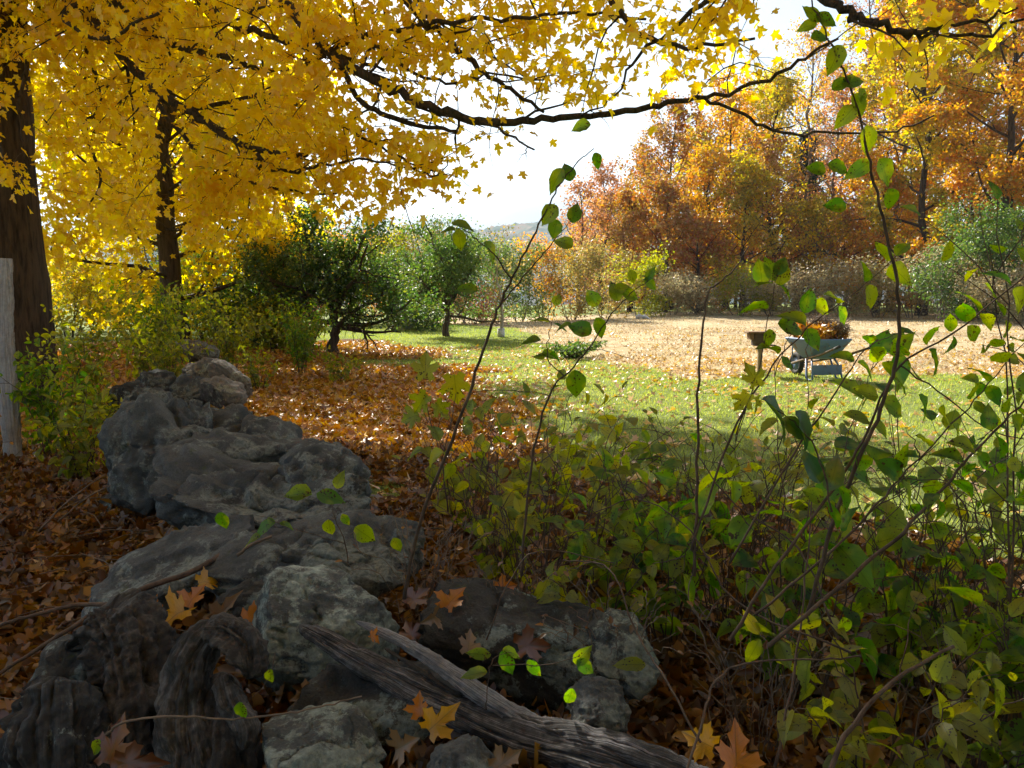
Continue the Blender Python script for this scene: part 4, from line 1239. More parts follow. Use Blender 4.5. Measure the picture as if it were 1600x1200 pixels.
def atl(*l): return [at(*p) for p in l]


lg = empty('split_log', at(700, 1090, 2.1), 'long weathered grey split log lying diagonally across the bottom of the picture', 'log')
old_wood('trunk', atl((468, 978, 2.30), (510, 1000, 2.25), (580, 1040, 2.2), (700, 1100, 2.12), (820, 1150, 2.04), (970, 1192, 1.95), (1150, 1262, 1.86)), [.014, .034, .042, .055, .066, .072, .072], M['wood_grey'], lg, 110, 40, .42, .16, .75, 3, 3.2)
old_wood('split_arm', atl((556, 970, 2.28), (600, 990, 2.24), (660, 1022, 2.19), (720, 1062, 2.12), (775, 1100, 2.07), (850, 1142, 2.05), (930, 1190, 2.04)), [.008, .02, .026, .03, .036, .038, .02], M['wood_pale'], lg, 60, 34, .35, .14, .55, 5, 2.6)
old_wood('splinter', atl((600, 1012, 2.2), (660, 1050, 2.15), (720, 1088, 2.1)), [.004, .010, .006], M['wood_root'], lg, 24, 20, .3, .1, .6, 6, 2.)
old_wood('splinter', atl((640, 1078, 2.14), (720, 1112, 2.08), (790, 1140, 2.02)), [.005, .012, .006], M['wood_grey'], lg, 24, 20, .3, .1, .6, 8, 2.)
rt = empty('root_snag', at(320, 1100, 2.05), 'rough grey forked snag standing between the burl and the lichened block', 'old wood')
old_wood('snag_body', atl((300, 1300, 1.99), (298, 1200, 2.03), (290, 1120, 2.08), (300, 1040, 2.12), (325, 992, 2.14), (340, 980, 2.15)), [.085, .08, .072, .062, .042, .02], M['wood_root'], rt, 90, 26, .4, .3, .8, 7, 2.6, cap=.3, gnarl=1.6)
old_wood('snag_lobe', atl((318, 985, 2.12), (352, 985, 2.12), (385, 1005, 2.09), (394, 1040, 2.06), (386, 1062, 2.05)), [.03, .044, .048, .038, .016], M['wood_burl'], rt, 80, 26, .3, .5, .9, 9, 2.6, gnarl=2.6)
old_wood('snag_knob', atl((350, 1055, 2.06), (362, 1100, 2.02), (384, 1140, 1.99), (378, 1172, 1.98)), [.02, .034, .03, .012], M['wood_root'], rt, 60, 20, .3, .6, .9, 12, 2.6, gnarl=2.4)
old_wood('snag_stub', atl((345, 1290, 1.99), (345, 1190, 2.05), (342, 1110, 2.12), (346, 1050, 2.16)), [.11, .10, .08, .05], M['wood_burl'], rt, 70, 20, .4, .25, .8, 11, 3.)
bu = old_wood('wood_burl', atl((150, 962, 2.38), (172, 985, 2.34), (196, 1030, 2.28), (208, 1100, 2.22), (205, 1240, 2.16)), [.05, .085, .088, .082, .085], M['wood_burl'], None, 110, 34, .3, .5, 1., 13, 2.6, at(190, 1060, 2.25), .35, 2.4)
old_wood('stub', [Vector(p) - bu.location for p in atl((190, 1010, 2.3), (150, 1000, 2.32), (122, 1008, 2.33), (112, 1022, 2.33))], [.05, .05, .036, .02], M['wood_burl'], None, 60, 20, .25, .6, 1., 14, 2.4, None, .5, 2.).parent = bu
tag(bu, 'knobbly brown lump of rotten wood at the lower left above the stump', 'old wood')
st = old_wood('stump', atl((105, 1330, 1.98), (92, 1240, 2.02), (84, 1150, 2.06), (86, 1080, 2.12), (92, 1058, 2.14)), [.13, .125, .12, .10, .07], M['wood_stump'], None, 110, 30, .5, .22, .8, 15, 3.0, at(90, 1150, 2.06), .35, 1.6)
tag(st, 'blackened fissured stump with lichen spots in the bottom left corner', 'stump')
po = old_wood('wooden_post', atl((23, 760, 6.9), (19, 690, 6.9), (9, 560, 6.85), (6, 480, 6.82), (5, 404, 6.8)), [.075, .085, .085, .08, .078], M['wood_post'], None, 64, 20, .25, .06, .45, 17, 5., at(15, 600, 6.85), 0)
tag(po, 'weathered pale split post standing in front of the huge trunk at the left edge', 'post')


def twig(name, label, ctrl, r0, r1_, mat='twig', side=None, n=6, seed=0, cat='twig', grp=None):
    r = np.random.default_rng(seed); t = Tubes()
    P = subdivide([at(*c) for c in ctrl], n, .0015, r)
    t.add(P, np.linspace(r0, r1_, len(P)), 7, lump=.1)
    V = np.concatenate(t.V)
    o = t.build(name, M[mat], loc=tuple(P[0]))
    return tag(o, label, cat, grp)


twig('fallen_branch', 'long thin dead branch sloping from the slab down past the left edge', [(345, 868, 3.1), (300, 893, 2.95), (230, 918, 2.8), (165, 948, 2.7), (80, 1002, 2.6), (0, 1052, 2.5), (-80, 1110, 2.4)], .012, .005, cat='branch')
twig('fallen_branch', 'thinner dead branch lying almost level above the long one', [(172, 945, 2.72), (120, 945, 2.75), (60, 960, 2.7), (0, 978, 2.65), (-60, 1010, 2.6)], .008, .005, cat='branch')
twig('twig', 'wiry pale vine curving across the root and burl near the bottom', [(165, 1148, 1.85), (195, 1128, 1.85), (260, 1120, 1.86), (350, 1124, 1.87), (430, 1118, 1.88), (500, 1105, 1.9), (565, 1088, 1.95)], .003, .0018, 'twig_pale')
twig('twig', 'thin dry stalk slanting over the grass left of the biggest boulder', [(60, 830, 4.4), (110, 780, 4.5), (165, 740, 4.6)], .006, .003, 'twig_pale')
twig('twig', 'second dry stalk just below the slanting one at the left', [(90, 815, 4.5), (140, 775, 4.6), (180, 755, 4.6)], .005, .003, 'twig_pale')
twig('twig', 'short stick lying over the flat slab', [(370, 868, 2.95), (395, 850, 2.98), (425, 838, 3.0)], .006, .005, 'twig_pale')

# ------------------------------------------------------------------ single fallen leaves
G_FL = 'single maple leaves fallen among the stones'
FL = [(360, 703, 4.62, .16, 'leaf_orange', (1, .1, .25), (.1, -1, .35), 'orange leaf standing on edge on the biggest boulder'),
      (272, 958, 2.62, .17, 'leaf_gold', (-.3, -.8, .2), (.1, -.7, .9), 'bright golden leaf in the leaf pile above the forked root'),
      (232, 950, 2.75, .15, 'leaf_orange', (-.8, .1, .5), (0, -.8, .8), 'orange leaf left of the golden one above the root'),
      (300, 930, 2.8, .16, 'leaf_orange', (.2, .4, .8), (0, -1, .3), 'orange leaf propped behind the golden one'),
      (345, 955, 2.6, .14, 'leaf_tan', (.3, -.3, .7), (-.2, -1, .4), 'tan five-pointed leaf standing right of the golden one'),
      (395, 970, 2.55, .13, 'leaf_orange', (.8, -.1, .1), (0, -.6, 1), 'orange leaf tucked against the lichened block'),
      (325, 905, 2.95, .13, 'leaf_gold', (.7, .4, .2), (0, -.7, .9), 'dull golden leaf under the flat slab lip'),
      (420, 945, 2.75, .13, 'leaf_brown', (.2, -.9, .1), (0, -.6, 1), 'brown leaf beside the dark round stone'),
      (832, 1005, 2.42, .17, 'leaf_brown', (.95, .05, .3), (.1, -.9, .7), 'large red-brown leaf in front of the long flat-topped rock'),
      (685, 1128, 1.92, .13, 'leaf_gold', (.6, -.1, .6), (0, -1, .45), 'golden orange leaf leaning on the split log at the bottom'),
      (655, 1102, 1.98, .10, 'leaf_orange', (-.2, .3, .9), (-.3, -1, .3), 'orange leaf standing just behind the golden one at the bottom'),
      (1155, 1180, 1.8, .17, 'leaf_orange', (.3, .2, .9), (0, -1, .4), 'big orange leaf upright beside the lower end of the log'),
      (1095, 1158, 1.86, .12, 'leaf_gold', (-.8, .1, .4), (0, -1, .5), 'golden leaf left of the big upright orange one'),
      (480, 1085, 2.2, .13, 'leaf_tan', (-.3, -.8, .2), (.3, -1, .5), 'curled tan leaf below the lichened block'),
      (545, 1065, 2.24, .11, 'leaf_brown', (.7, .2, .5), (0, -1, .4), 'curled brown leaf right of the tan one'),
      (180, 1165, 1.86, .15, 'leaf_brown', (.3, .3, .7), (.5, -1, .2), 'rolled pinkish brown leaf between the stump and the root'),
      (210, 1190, 1.84, .14, 'leaf_brown', (.9, .1, .1), (0, -.8, .6), 'brown leaf at the bottom edge below the root'),
      (680, 965, 2.5, .13, 'leaf_tan', (.1, -.9, .2), (.5, -1, .3), 'tan dried leaf hanging between block and flat-topped rock'),
      (650, 930, 2.7, .14, 'leaf_brown', (.6, .3, .7), (0, -1, .6), 'rusty leaf in the gap right of the lichened block'),
      (705, 935, 2.65, .13, 'leaf_orange', (.4, .2, .9), (-.4, -1, .3), 'rust orange leaf standing by the left end of the flat-topped rock'),
      (790, 915, 2.85, .13, 'leaf_orange', (.9, .1, .3), (0, -1, .6), 'orange leaf lying on the back edge of the flat-topped rock'),
      (640, 985, 2.45, .12, 'leaf_brown', (-.4, .3, .6), (0, -1, .5), 'brown leaf at the right side of the lichened block'),
      (735, 1005, 2.4, .12, 'leaf_tan', (.3, .3, .7), (.3, -1, .3), 'tan leaf under the left end of the flat-topped rock'),
      (585, 995, 2.2, .05, 'leaf_orange', (.9, -.1, -.2), (0, -.6, 1), 'small orange leaf scrap lying on the split log'),
      (630, 1165, 1.88, .12, 'leaf_tan', (.4, -.3, .4), (0, -1, .7), 'brown tan leaf at the bottom edge left of the small grey stone'),
      (790, 1190, 1.8, .11, 'leaf_tan', (.8, .2, .5), (0, -1, .6), 'tan leaf at the bottom edge under the split log'),
      ]
for i, (px, py, d, sz, mt, D, N, lb) in enumerate(FL):
    sz *= .54; c = at(px, py, d); Dv = Vector(D).normalized()
    v, l, cc, u = leaves(T_MAPLE_HI, [tuple(c - Dv * sz * .5)], [D], [N], sz, (.4, 1.2), (.3, 1.6), 900 + i)
    o = build('fallen_leaf', v, l, cc, M[mt], uv=u, loc=tuple(c))
    tag(o, lb, 'leaf', G_FL)
# ------------------------------------------------------------------ undergrowth
def put_pairs(P, t, r, size, out, n=2, ang=None, droop=.35):
    """opposite leaves at a node"""
    t = t / (np.linalg.norm(t) + 1e-9)
    s = np.cross(t, r.normal(0, 1, 3) if ang is None else ang); s /= np.linalg.norm(s) + 1e-9
    for sg in ((1, -1) if n == 2 else (r.choice((1, -1)),)):
        if r.uniform() < .1: continue
        d = s * sg + t * .35 + np.array((0, 0, -droop)) + r.normal(0, .18, 3)
        out.append((P + s * sg * .006, d, np.array((0, 0, 1.)) * .8 + r.normal(0, .55, 3) + np.array((0, -.35, 0)), size * r.uniform(.65, 1.2)))


def leafset(out, T, seed, cup=(.1, .6), droop=(0., .7)):
    return leaves(T, [o[0] for o in out], [o[1] for o in out], [o[2] for o in out], np.array([o[3] for o in out]), cup, droop, seed)


def bush(label, base, H, spread, nst, seed, mat='green_leaf', size=.062, name='bush', grp='leafy bushes in the foreground', T=T_OVAL, node=.075, lean=(0, 0), bare=.25, r0=.0045, side=2, stem='twig', ragged=False, dens=1., cat='bush'):
    r = np.random.default_rng(seed)
    base = Vector(base); root = empty(name, base, label, cat, grp)
    tb, lv = Tubes(), []
    B = np.array(tuple(base))
    for k in range(nst):
        az = r.uniform(0, 6.28); sp = spread * r.uniform(.25, 1.)
        h = H * (r.uniform(.6, 1.05) if r.uniform() < .75 or not ragged else r.uniform(1., 1.3))
        st = B + np.array((math.cos(az), math.sin(az), 0)) * .05 * r.uniform(.3, 1.5)
        e = B + np.array((math.cos(az) * sp + lean[0], math.sin(az) * sp + lean[1], h))
        mid = st * .45 + e * .55 + np.array((0, 0, .12 * h)) - (e - st) * np.array((.15, .15, 0))
        P = subdivide([st - np.array((0, 0, .05)), st * .8 + mid * .2, mid, e], 6, .006, r)
        tb.add(P, np.linspace(r0 * r.uniform(.7, 1.2), .0012, len(P)), 5, cap=False)
        L = np.concatenate([[0], np.cumsum(np.linalg.norm(np.diff(P, axis=0), axis=1))])
        s = L[-1] * bare + r.uniform(0, node)
        while s < L[-1]:
            i = min(len(P) - 2, int(np.searchsorted(L, s)) - 1); f = (s - L[i]) / (L[i + 1] - L[i] + 1e-9)
            q = P[i] * (1 - f) + P[i + 1] * f; t = P[i + 1] - P[i]
            if r.uniform() < .42 * side / 2:
                sd = np.cross(t, r.normal(0, 1, 3)); sd /= np.linalg.norm(sd) + 1e-9
                ln = r.uniform(.08, .3) * (H / 1.)
                e2 = q + (t / np.linalg.norm(t) * .6 + sd * .8) * ln
                m2 = q * .5 + e2 * .5 + np.array((0, 0, .02))
                P2 = subdivide([q, m2, e2], 3, .003, r); tb.add(P2, np.linspace(.0022, .0009, len(P2)), 4, cap=False)
                for w_ in range(2, len(P2), 2):
                    if r.uniform() < dens: put_pairs(P2[w_], P2[w_] - P2[w_ - 1], r, size * .9, lv)
            elif r.uniform() < dens: put_pairs(q, t, r, size, lv)
            s += node * r.uniform(.7, 1.4)
        lv.append((P[-1], P[-1] - P[-2], (0, -.4, 1), size * .8))
    if ragged:      # wispy autumn bushes: many leaves already dropped from the upper shoots
        fx, fy = project(np.array([np.array(o[0]) for o in lv]))
        k = np.full(len(lv), 1.)
        k[(fx > 1080) & (fy < 780)] = .38
        k[(fx > 1130) & (fy >= 780) & (fy < 960)] = .5
        k[(fx < 1080) & (fy < 800)] = .75
        k[(fx < 1080) & (fy < 690)] = .32
        k[(fx > 1140) & (fx < 1345) & (fy > 480) & (fy < 615)] = .06
        lv = [o for o, q in zip(lv, k) if r.uniform() < q]
    tb.build('stems', M[stem], root)
    v, l, c, u = leafset(lv, T, seed)
    build('foliage', v, l, c, M[mat], root, uv=u)
    return root


def traced(label, stems, leafs, seed, mat='green_leaf', size=.068, node=.085, name='wispy_shrub', T=T_OVAL_BROAD, grp='tall wispy shrub stems in the foreground', auto=True, stem='twig', cat='shrub', bare=.35):
    """shrub whose main stems follow (px, py, depth) points; leafs: (px, py, depth, size, D, N)"""
    r = np.random.default_rng(seed)
    b = at(*stems[0][0][0]); root = empty(name, b, label, cat, grp)
    tb, lv = Tubes(), []
    for ctrl, ra, rb, fill in stems:
        P = subdivide([at(*c) for c in ctrl], 5, .0018, r)
        tb.add(P, np.linspace(ra, rb, len(P)) * .72 * (1 + .12 * (np.arange(len(P)) % 5 == 0)), 7, cap=True)
        if fill:
            L = np.concatenate([[0], np.cumsum(np.linalg.norm(np.diff(P, axis=0), axis=1))]); s = L[-1] * (fill if fill < 1 else 0) + .02
            while s < L[-1]:
                i = min(len(P) - 2, int(np.searchsorted(L, s)) - 1)
                t = P[i + 1] - P[i]
                put_pairs(P[i], t, r, size, lv, ang=(0, 1, .3), droop=.5)
                s += node * r.uniform(.7, 1.3)
            lv.append((P[-1], P[-1] - P[-2], (0, -.6, 1), size * .8))
    for px, py, d, sz, D, N in leafs:
        c = np.array(tuple(at(px, py, d))); Dn = np.array(D, float); Dn /= np.linalg.norm(Dn)
        lv.append((c - Dn * sz * .5, Dn, np.array(N, float), sz))
    tb.build('stems', M[stem], root)
    v, l, c, u = leafset(lv, T, seed)
    build('foliage', v, l, c, M[mat], root, uv=u)
    return root


N0 = (0, -1, .4)
traced('tall forked reddish stem rising in front of the sky, few leaves on its tips', [
    ([(632, 935, 2.4), (645, 860, 2.35), (665, 790, 2.3), (700, 705, 2.25), (738, 600, 2.2), (765, 520, 2.15), (785, 465, 2.1), (800, 437, 2.08), (828, 380, 2.05), (850, 335, 2.03), (872, 292, 2.), (905, 252, 2.), (928, 232, 2.)], .008, .0015, 0),
    ([(800, 437, 2.08), (778, 405, 2.06), (750, 378, 2.05), (728, 360, 2.05), (712, 356, 2.05)], .003, .0012, 0),
    ([(780, 480, 2.12), (812, 440, 2.1), (845, 402, 2.08), (870, 370, 2.06), (893, 345, 2.05)], .0032, .0012, 0),
], [(908, 198, 2., .05, (-.9, .1, -.2), N0), (934, 250, 2., .04, (.4, 0, -.9), N0), (868, 280, 2., .065, (-.5, 0, -.7), N0), (888, 268, 2., .05, (-.2, 0, .9), N0), (858, 335, 2.02, .06, (-.6, 0, -.7), N0),
    (898, 332, 2.05, .055, (.25, 0, 1), N0), (867, 358, 2.03, .05, (-.2, 0, -1), N0), (882, 378, 2.07, .05, (-.8, 0, .5), N0), (722, 352, 2.05, .06, (1, 0, -.15), (0, -.5, 1)), (718, 374, 2.05, .055, (.1, 0, -1), N0),
    (700, 357, 2.05, .04, (-1, 0, .1), (0, -.5, 1)), (768, 392, 2.06, .06, (.5, 0, -.6), (1, -.6, 0)), (730, 452, 2.12, .06, (-1, 0, .1), (0, -.8, .8)), (1, 1, 40, .001, (1, 0, 0), N0)][:-1], 401, size=.06)
traced('leaning stem with paired dark leaves pointing toward the dried plot', [
    ([(815, 900, 2.55), (822, 800, 2.5), (835, 700, 2.45), (858, 618, 2.4), (882, 588, 2.38), (920, 545, 2.35), (955, 492, 2.32), (985, 460, 2.3), (1020, 432, 2.3)], .006, .0015, 0),
    ([(882, 588, 2.38), (855, 560, 2.38), (858, 520, 2.38), (868, 478, 2.38)], .0028, .001, .3),
    ([(858, 618, 2.4), (800, 610, 2.4), (745, 612, 2.4)], .002, .001, 0),
    ([(880, 560, 2.38), (930, 545, 2.38), (985, 560, 2.38)], .002, .001, 0),
], [(1016, 428, 2.3, .045, (.5, 0, .8), N0), (1018, 442, 2.3, .05, (.9, 0, -.5), N0), (988, 432, 2.3, .04, (.3, 0, -.9), N0), (962, 455, 2.3, .06, (-.2, 0, .9), N0), (972, 450, 2.3, .05, (.9, 0, .2), N0),
    (926, 466, 2.32, .055, (-.4, 0, .9), N0), (985, 462, 2.3, .05, (.9, 0, -.3), N0), (938, 512, 2.33, .065, (.4, 0, -.9), N0), (908, 512, 2.35, .07, (-.7, 0, .4), N0), (880, 508, 2.36, .05, (-.9, 0, -.1), (0, -.5, 1)),
    (830, 530, 2.38, .06, (-.9, 0, .1), (0, -.5, 1)), (900, 600, 2.35, .085, (.1, 0, -1), N0), (860, 553, 2.38, .05, (.9, 0, -.2), N0)], 402, size=.05)
traced('bare crooked grey stem with an elbow near its top', [
    ([(1085, 900, 2.2), (1088, 780, 2.2), (1090, 640, 2.2), (1095, 540, 2.2), (1104, 464, 2.2), (1122, 442, 2.2), (1148, 420, 2.2), (1170, 385, 2.2)], .0065, .0018, 0)], [(1100, 585, 2.2, .001, (1, 0, 0), N0)], 403)
traced('tallest stem at the right with paired round leaves up to the top edge', [
    ([(1262, 960, 2.0), (1300, 820, 1.95), (1340, 720, 1.9), (1375, 640, 1.87), (1398, 575, 1.85), (1405, 510, 1.83), (1398, 425, 1.8), (1382, 355, 1.78), (1366, 285, 1.76), (1350, 210, 1.74), (1330, 135, 1.72), (1300, 72, 1.7), (1272, 12, 1.7), (1262, -30, 1.7)], .0075, .002, 0)],
    [(1268, 22, 1.7, .05, (-.6, 0, .5), N0), (1290, 32, 1.7, .05, (.6, 0, -.3), N0), (1262, 40, 1.7, .04, (-.9, 0, -.2), N0), (1283, 55, 1.7, .045, (.9, 0, .3), N0), (1305, 92, 1.7, .06, (-.3, 0, -.9), N0), (1335, 125, 1.72, .055, (.9, 0, .4), N0), (1315, 130, 1.72, .05, (.7, 0, .5), N0),
     (1322, 180, 1.72, .055, (-.7, 0, -.7), N0), (1340, 165, 1.73, .055, (.4, 0, -.9), N0), (1356, 218, 1.74, .06, (.1, 0, -1), N0), (1343, 262, 1.76, .06, (-.8, 0, -.4), N0), (1385, 268, 1.76, .065, (.5, 0, -.8), N0),
     (1392, 310, 1.78, .045, (.3, 0, -.9), N0), (1305, 322, 1.78, .05, (-.9, 0, .1), N0), (1350, 150, 1.72, .04, (.5, 0, -.7), N0), (1275, 265, 1.76, .045, (-.8, 0, .2), N0), (1310, 262, 1.76, .05, (.9, 0, -.3), N0)], 404, size=.055)
traced('bundle of long straight stems slanting up to the right edge', [
    ([(1140, 1000, 1.9), (1230, 860, 1.9), (1322, 735, 1.9), (1362, 660, 1.9), (1405, 572, 1.9), (1488, 522, 1.9), (1600, 432, 1.9), (1680, 370, 1.9)], .006, .0018, .3),
    ([(1200, 1010, 1.8), (1330, 900, 1.8), (1412, 831, 1.8), (1461, 775, 1.8), (1506, 726, 1.8), (1556, 674, 1.8), (1620, 606, 1.8), (1690, 540, 1.8)], .007, .002, .5),
    ([(1180, 960, 2.), (1300, 860, 2.), (1367, 792, 2.), (1405, 749, 2.), (1488, 662, 2.), (1545, 600, 2.), (1610, 520, 2.)], .005, .0015, .5),
    ([(1405, 570, 1.9), (1480, 622, 1.88), (1556, 676, 1.85), (1640, 690, 1.85)], .0028, .0015, 0),
    ([(1405, 749, 2.), (1402, 650, 2.), (1400, 600, 2.)], .002, .0015, 0),
    ([(1405, 749, 2.), (1480, 748, 1.9), (1530, 735, 1.85)], .002, .001, 0)],
    [(1590, 725, 1.85, .05, (.9, 0, .1), N0), (1520, 732, 1.85, .05, (.9, 0, -.2), (0, -.4, 1))], 405, size=.065, node=.055)
traced('stems crossing in front of the wheelbarrow with clustered green leaves', [
    ([(1080, 860, 2.2), (1138, 690, 2.2), (1196, 588, 2.2), (1262, 512, 2.2), (1340, 455, 2.2), (1400, 400, 2.2)], .005, .0012, .6),
    ([(1140, 880, 2.1), (1240, 707, 2.1), (1322, 590, 2.1), (1360, 540, 2.1), (1405, 520, 2.1)], .0045, .0012, .8),
    ([(1150, 680, 2.2), (1185, 580, 2.2), (1200, 500, 2.2), (1215, 430, 2.2)], .003, .001, .75),
    ([(1262, 640, 2.), (1262, 560, 2.), (1262, 500, 2.)], .0015, .001, 0)],
    [(1202, 528, 2.2, .05, (0, 0, -1), N0), (1205, 420, 2.2, .07, (-.3, 0, .9), N0), (1222, 425, 2.2, .075, (.2, 0, 1), N0), (1190, 425, 2.2, .07, (-.1, 0, 1), N0), (1240, 510, 2.2, .09, (1, 0, -.2), N0),(1262, 470, 2.2, .07, (.2, 0, .9), N0), (1285, 480, 2.2, .06, (.8, 0, -.3), N0)], 406, size=.07)
traced('young maple shoot with a ragged yellow lobed leaf beside the wooden box', [
    ([(1150, 690, 2.1), (1165, 640, 2.1), (1180, 590, 2.1)], .002, .001, 0)],
    [(1177, 586, 2.1, .062, (-.3, 0, .9), N0), (1160, 628, 2.1, .055, (-.5, 0, -.7), N0), (1182, 634, 2.1, .05, (.1, 0, -1), (.8, -.6, .2))], 407, 'yellow_green_leaf', T=T_MAPLE_HI, name='maple_shoot')
traced('drooping glossy twisted leaves in front of the bright lawn', [
    ([(1300, 800, 1.7), (1288, 745, 1.7), (1268, 690, 1.7), (1240, 660, 1.7), (1200, 632, 1.7)], .003, .0015, 0)],
    [(1222, 640, 1.7, .10, (1, 0, -.5), (.2, -.5, .9)), (1262, 672, 1.7, .10, (.6, 0, -.9), (.5, -.8, .5)), (1245, 670, 1.7, .08, (.9, 0, -.6), N0), (1270, 730, 1.72, .08, (-.4, 0, .8), N0), (1305, 740, 1.72, .08, (.4, 0, .9), N0)], 408, 'dark_green_leaf', T=T_OVAL)
traced('yellow lobed maple seedling beyond the right side of the broad slab', [
    ([(700, 800, 4.), (690, 720, 4.), (668, 640, 4.), (662, 590, 4.)], .006, .002, 0), ([(690, 720, 4.), (705, 660, 4.), (712, 615, 4.)], .004, .002, 0)],
    [(664, 572, 4., .13, (0, 0, 1), N0), (712, 608, 4., .15, (.1, 0, -1), N0), (655, 630, 4., .12, (-.6, 0, -.6), N0), (640, 652, 4.1, .10, (-.7, 0, -.2), N0), (690, 640, 4.1, .10, (.5, 0, -.6), N0)], 409, 'yellow_green_leaf', T=T_MAPLE_HI, name='maple_seedling')
traced('small seedling with bright green leaves growing from the flat slab', [
    ([(545, 905, 3.0), (540, 850, 2.95), (520, 800, 2.9), (515, 770, 2.9)], .003, .0012, 0), ([(540, 850, 2.95), (470, 830, 2.85), (440, 820, 2.8), (400, 805, 2.8)], .002, .001, 0)],
    [(466, 771, 2.9, .10, (-1, 0, .1), (0, -.6, 1)), (516, 775, 2.9, .10, (1, 0, -.1), (0, -.6, 1)), (529, 751, 2.9, .06, (.3, 0, 1), N0), (409, 821, 2.8, .10, (-.9, 0, -.2), (0, -.6, 1)), (392, 842, 2.8, .07, (-.8, 0, -.2), (0, -.6, 1)), (347, 815, 2.8, .07, (.1, 0, -1), N0),
     (448, 818, 2.8, .05, (1, 0, -.1), (0, -.3, 1)), (514, 826, 2.9, .07, (0, 0, -1), N0), (570, 835, 2.9, .09, (.8, 0, -.6), N0), (620, 851, 3., .06, (.4, 0, -.9), N0), (540, 812, 2.95, .05, (.5, 0, -.8), N0)], 410, 'green_leaf', name='seedling')
traced('two yellow-green leaves on a thin runner in front of the root', [
    ([(430, 1020, 1.95), (425, 1050, 1.92), (400, 1085, 1.88), (378, 1100, 1.86)], .0012, .0008, 0)],
    [(420, 1060, 1.9, .05, (-.3, 0, -1), N0), (377, 1112, 1.86, .05, (.1, 0, -1), N0)], 411, 'green_leaf', name='seedling', T=T_OVAL)
traced('single green leaf beside the blackened stump at the bottom', [
    ([(175, 1130, 1.84), (162, 1150, 1.84), (155, 1170, 1.84)], .0012, .0008, 0)], [(150, 1168, 1.83, .045, (-.4, 0, -.8), N0)], 412, 'green_leaf', name='seedling', T=T_OVAL)
traced('low seedling with serrated leaves above the split log', [
    ([(760, 1110, 2.), (762, 1070, 2.), (770, 1030, 2.02), (800, 1020, 2.05)], .002, .001, 0), ([(770, 1040, 2.), (850, 1040, 2.05), (905, 1025, 2.1)], .002, .001, 0)],
    [(748, 1022, 2.1, .065, (-.8, 0, .1), (0, -.7, .8)), (792, 1035, 2.05, .07, (.3, 0, -.7), N0), (740, 1052, 2.02, .07, (-.9, 0, -.1), (0, -.7, .8)), (835, 1045, 2.05, .06, (.5, 0, -.6), N0), (910, 1025, 2.1, .06, (.6, 0, .6), N0), (915, 1042, 2.1, .06, (.7, 0, -.6), N0), (890, 1092, 2.0, .06, (-.2, 0, -.9), N0), (985, 1037, 2.3, .09, (-.9, 0, .1), (0, -.7, .8)), (800, 1018, 2.05, .05, (.9, 0, -.2), (0, -.7, .8))], 413, 'green_leaf', name='seedling', T=T_OVAL)

# free-standing leafy bushes, bases on the ground
G_F = 'leafy bushes in the foreground'
BF = [  # x, y, H, spread, stems, material, leaf size, label
    (.62, 3.05, .74, .42, 11, 'green_leaf', .072, 'green bush right behind the pointed end of the flat-topped rock'),
    (.98, 2.62, .86, .40, 13, 'green_leaf', .076, 'spotted green bush with the largest leaves, centre right'),
    (1.42, 2.75, .74, .42, 12, 'green_leaf', .07, 'green bush between the spotted one and the bottom right corner'),
    (1.0, 2.0, .46, .34, 11, 'yellow_green_leaf', .06, 'low yellow-green bush by the lower end of the split log'),
    (1.45, 2.05, .52, .34, 12, 'green_leaf', .066, 'low green bush in the bottom right corner'),
    (1.75, 2.5, .82, .38, 12, 'green_leaf', .07, 'dark green bush cut by the right edge of the picture'),
    (.35, 3.6, .66, .42, 8, 'yellow_green_leaf', .07, 'yellowish bush behind the middle of the flat-topped rock'),
    (-.08, 3.7, .58, .36, 8, 'yellow_green_leaf', .07, 'yellow-green bush between the slabs and the flat-topped rock'),
    (-.3, 4.4, .7, .4, 8, 'yellow_green_leaf', .075, 'loose yellow-green bush at the right foot of the broad slab'),
    (.85, 3.9, .66, .45, 7, 'green_leaf', .07, 'green bush farther back behind the bare crooked stem'),
    (1.35, 3.6, .55, .45, 7, 'yellow_green_leaf', .066, 'sparse yellowing bush on the shaded lawn edge'),
    (2.0, 3.1, .98, .4, 9, 'green_leaf', .068, 'tall loose green bush near the right edge'),
    (1.5, 2.2, 1.36, .36, 9, 'green_leaf', .058, 'tall airy bush with small leaves in front of the bright lawn'),
    (1.85, 2.5, 1.5, .4, 11, 'green_leaf', .058, 'tall airy bush reaching up along the right edge'),
    (.3, 3.0, .5, .45, 9, 'yellow_green_leaf', .055, 'small-leaved yellow-green bush directly behind the dark flat-topped rock'),
    (1.15, 3.3, .7, .5, 10, 'yellow_green_leaf', .058, 'fine yellow-green bush behind the spotted one'),
    (.55, 4.3, .55, .5, 7, 'yellow_green_leaf', .06, 'fine yellow-green bush behind the forked reddish stem'),
    (1.75, 3.2, .65, .5, 9, 'yellow_green_leaf', .06, 'fine yellow-green bush low at the right behind the dark green one'),
    (.2, 4.9, .75, .45, 8, 'yellow_green_leaf', .075, 'thin yellow-green bush in the leaf carpet behind the others'),
]
for i, (x, y, H, sp, ns, mt, sz, lb) in enumerate(BF):
    tall = H > 1.1
    bush(lb, (x, y, hz(x, y)), H * (1.0 if tall else 1.12), sp * 1.15, ns, 500 + i, mt, sz * (1.12 if tall else 1.55), lean=(.05, .0), bare=.5 if tall else .2, dens=.8 if tall else .52, node=.1, side=2.6, ragged=True, T=T_OVAL_BROAD if i % 3 else T_OVAL)
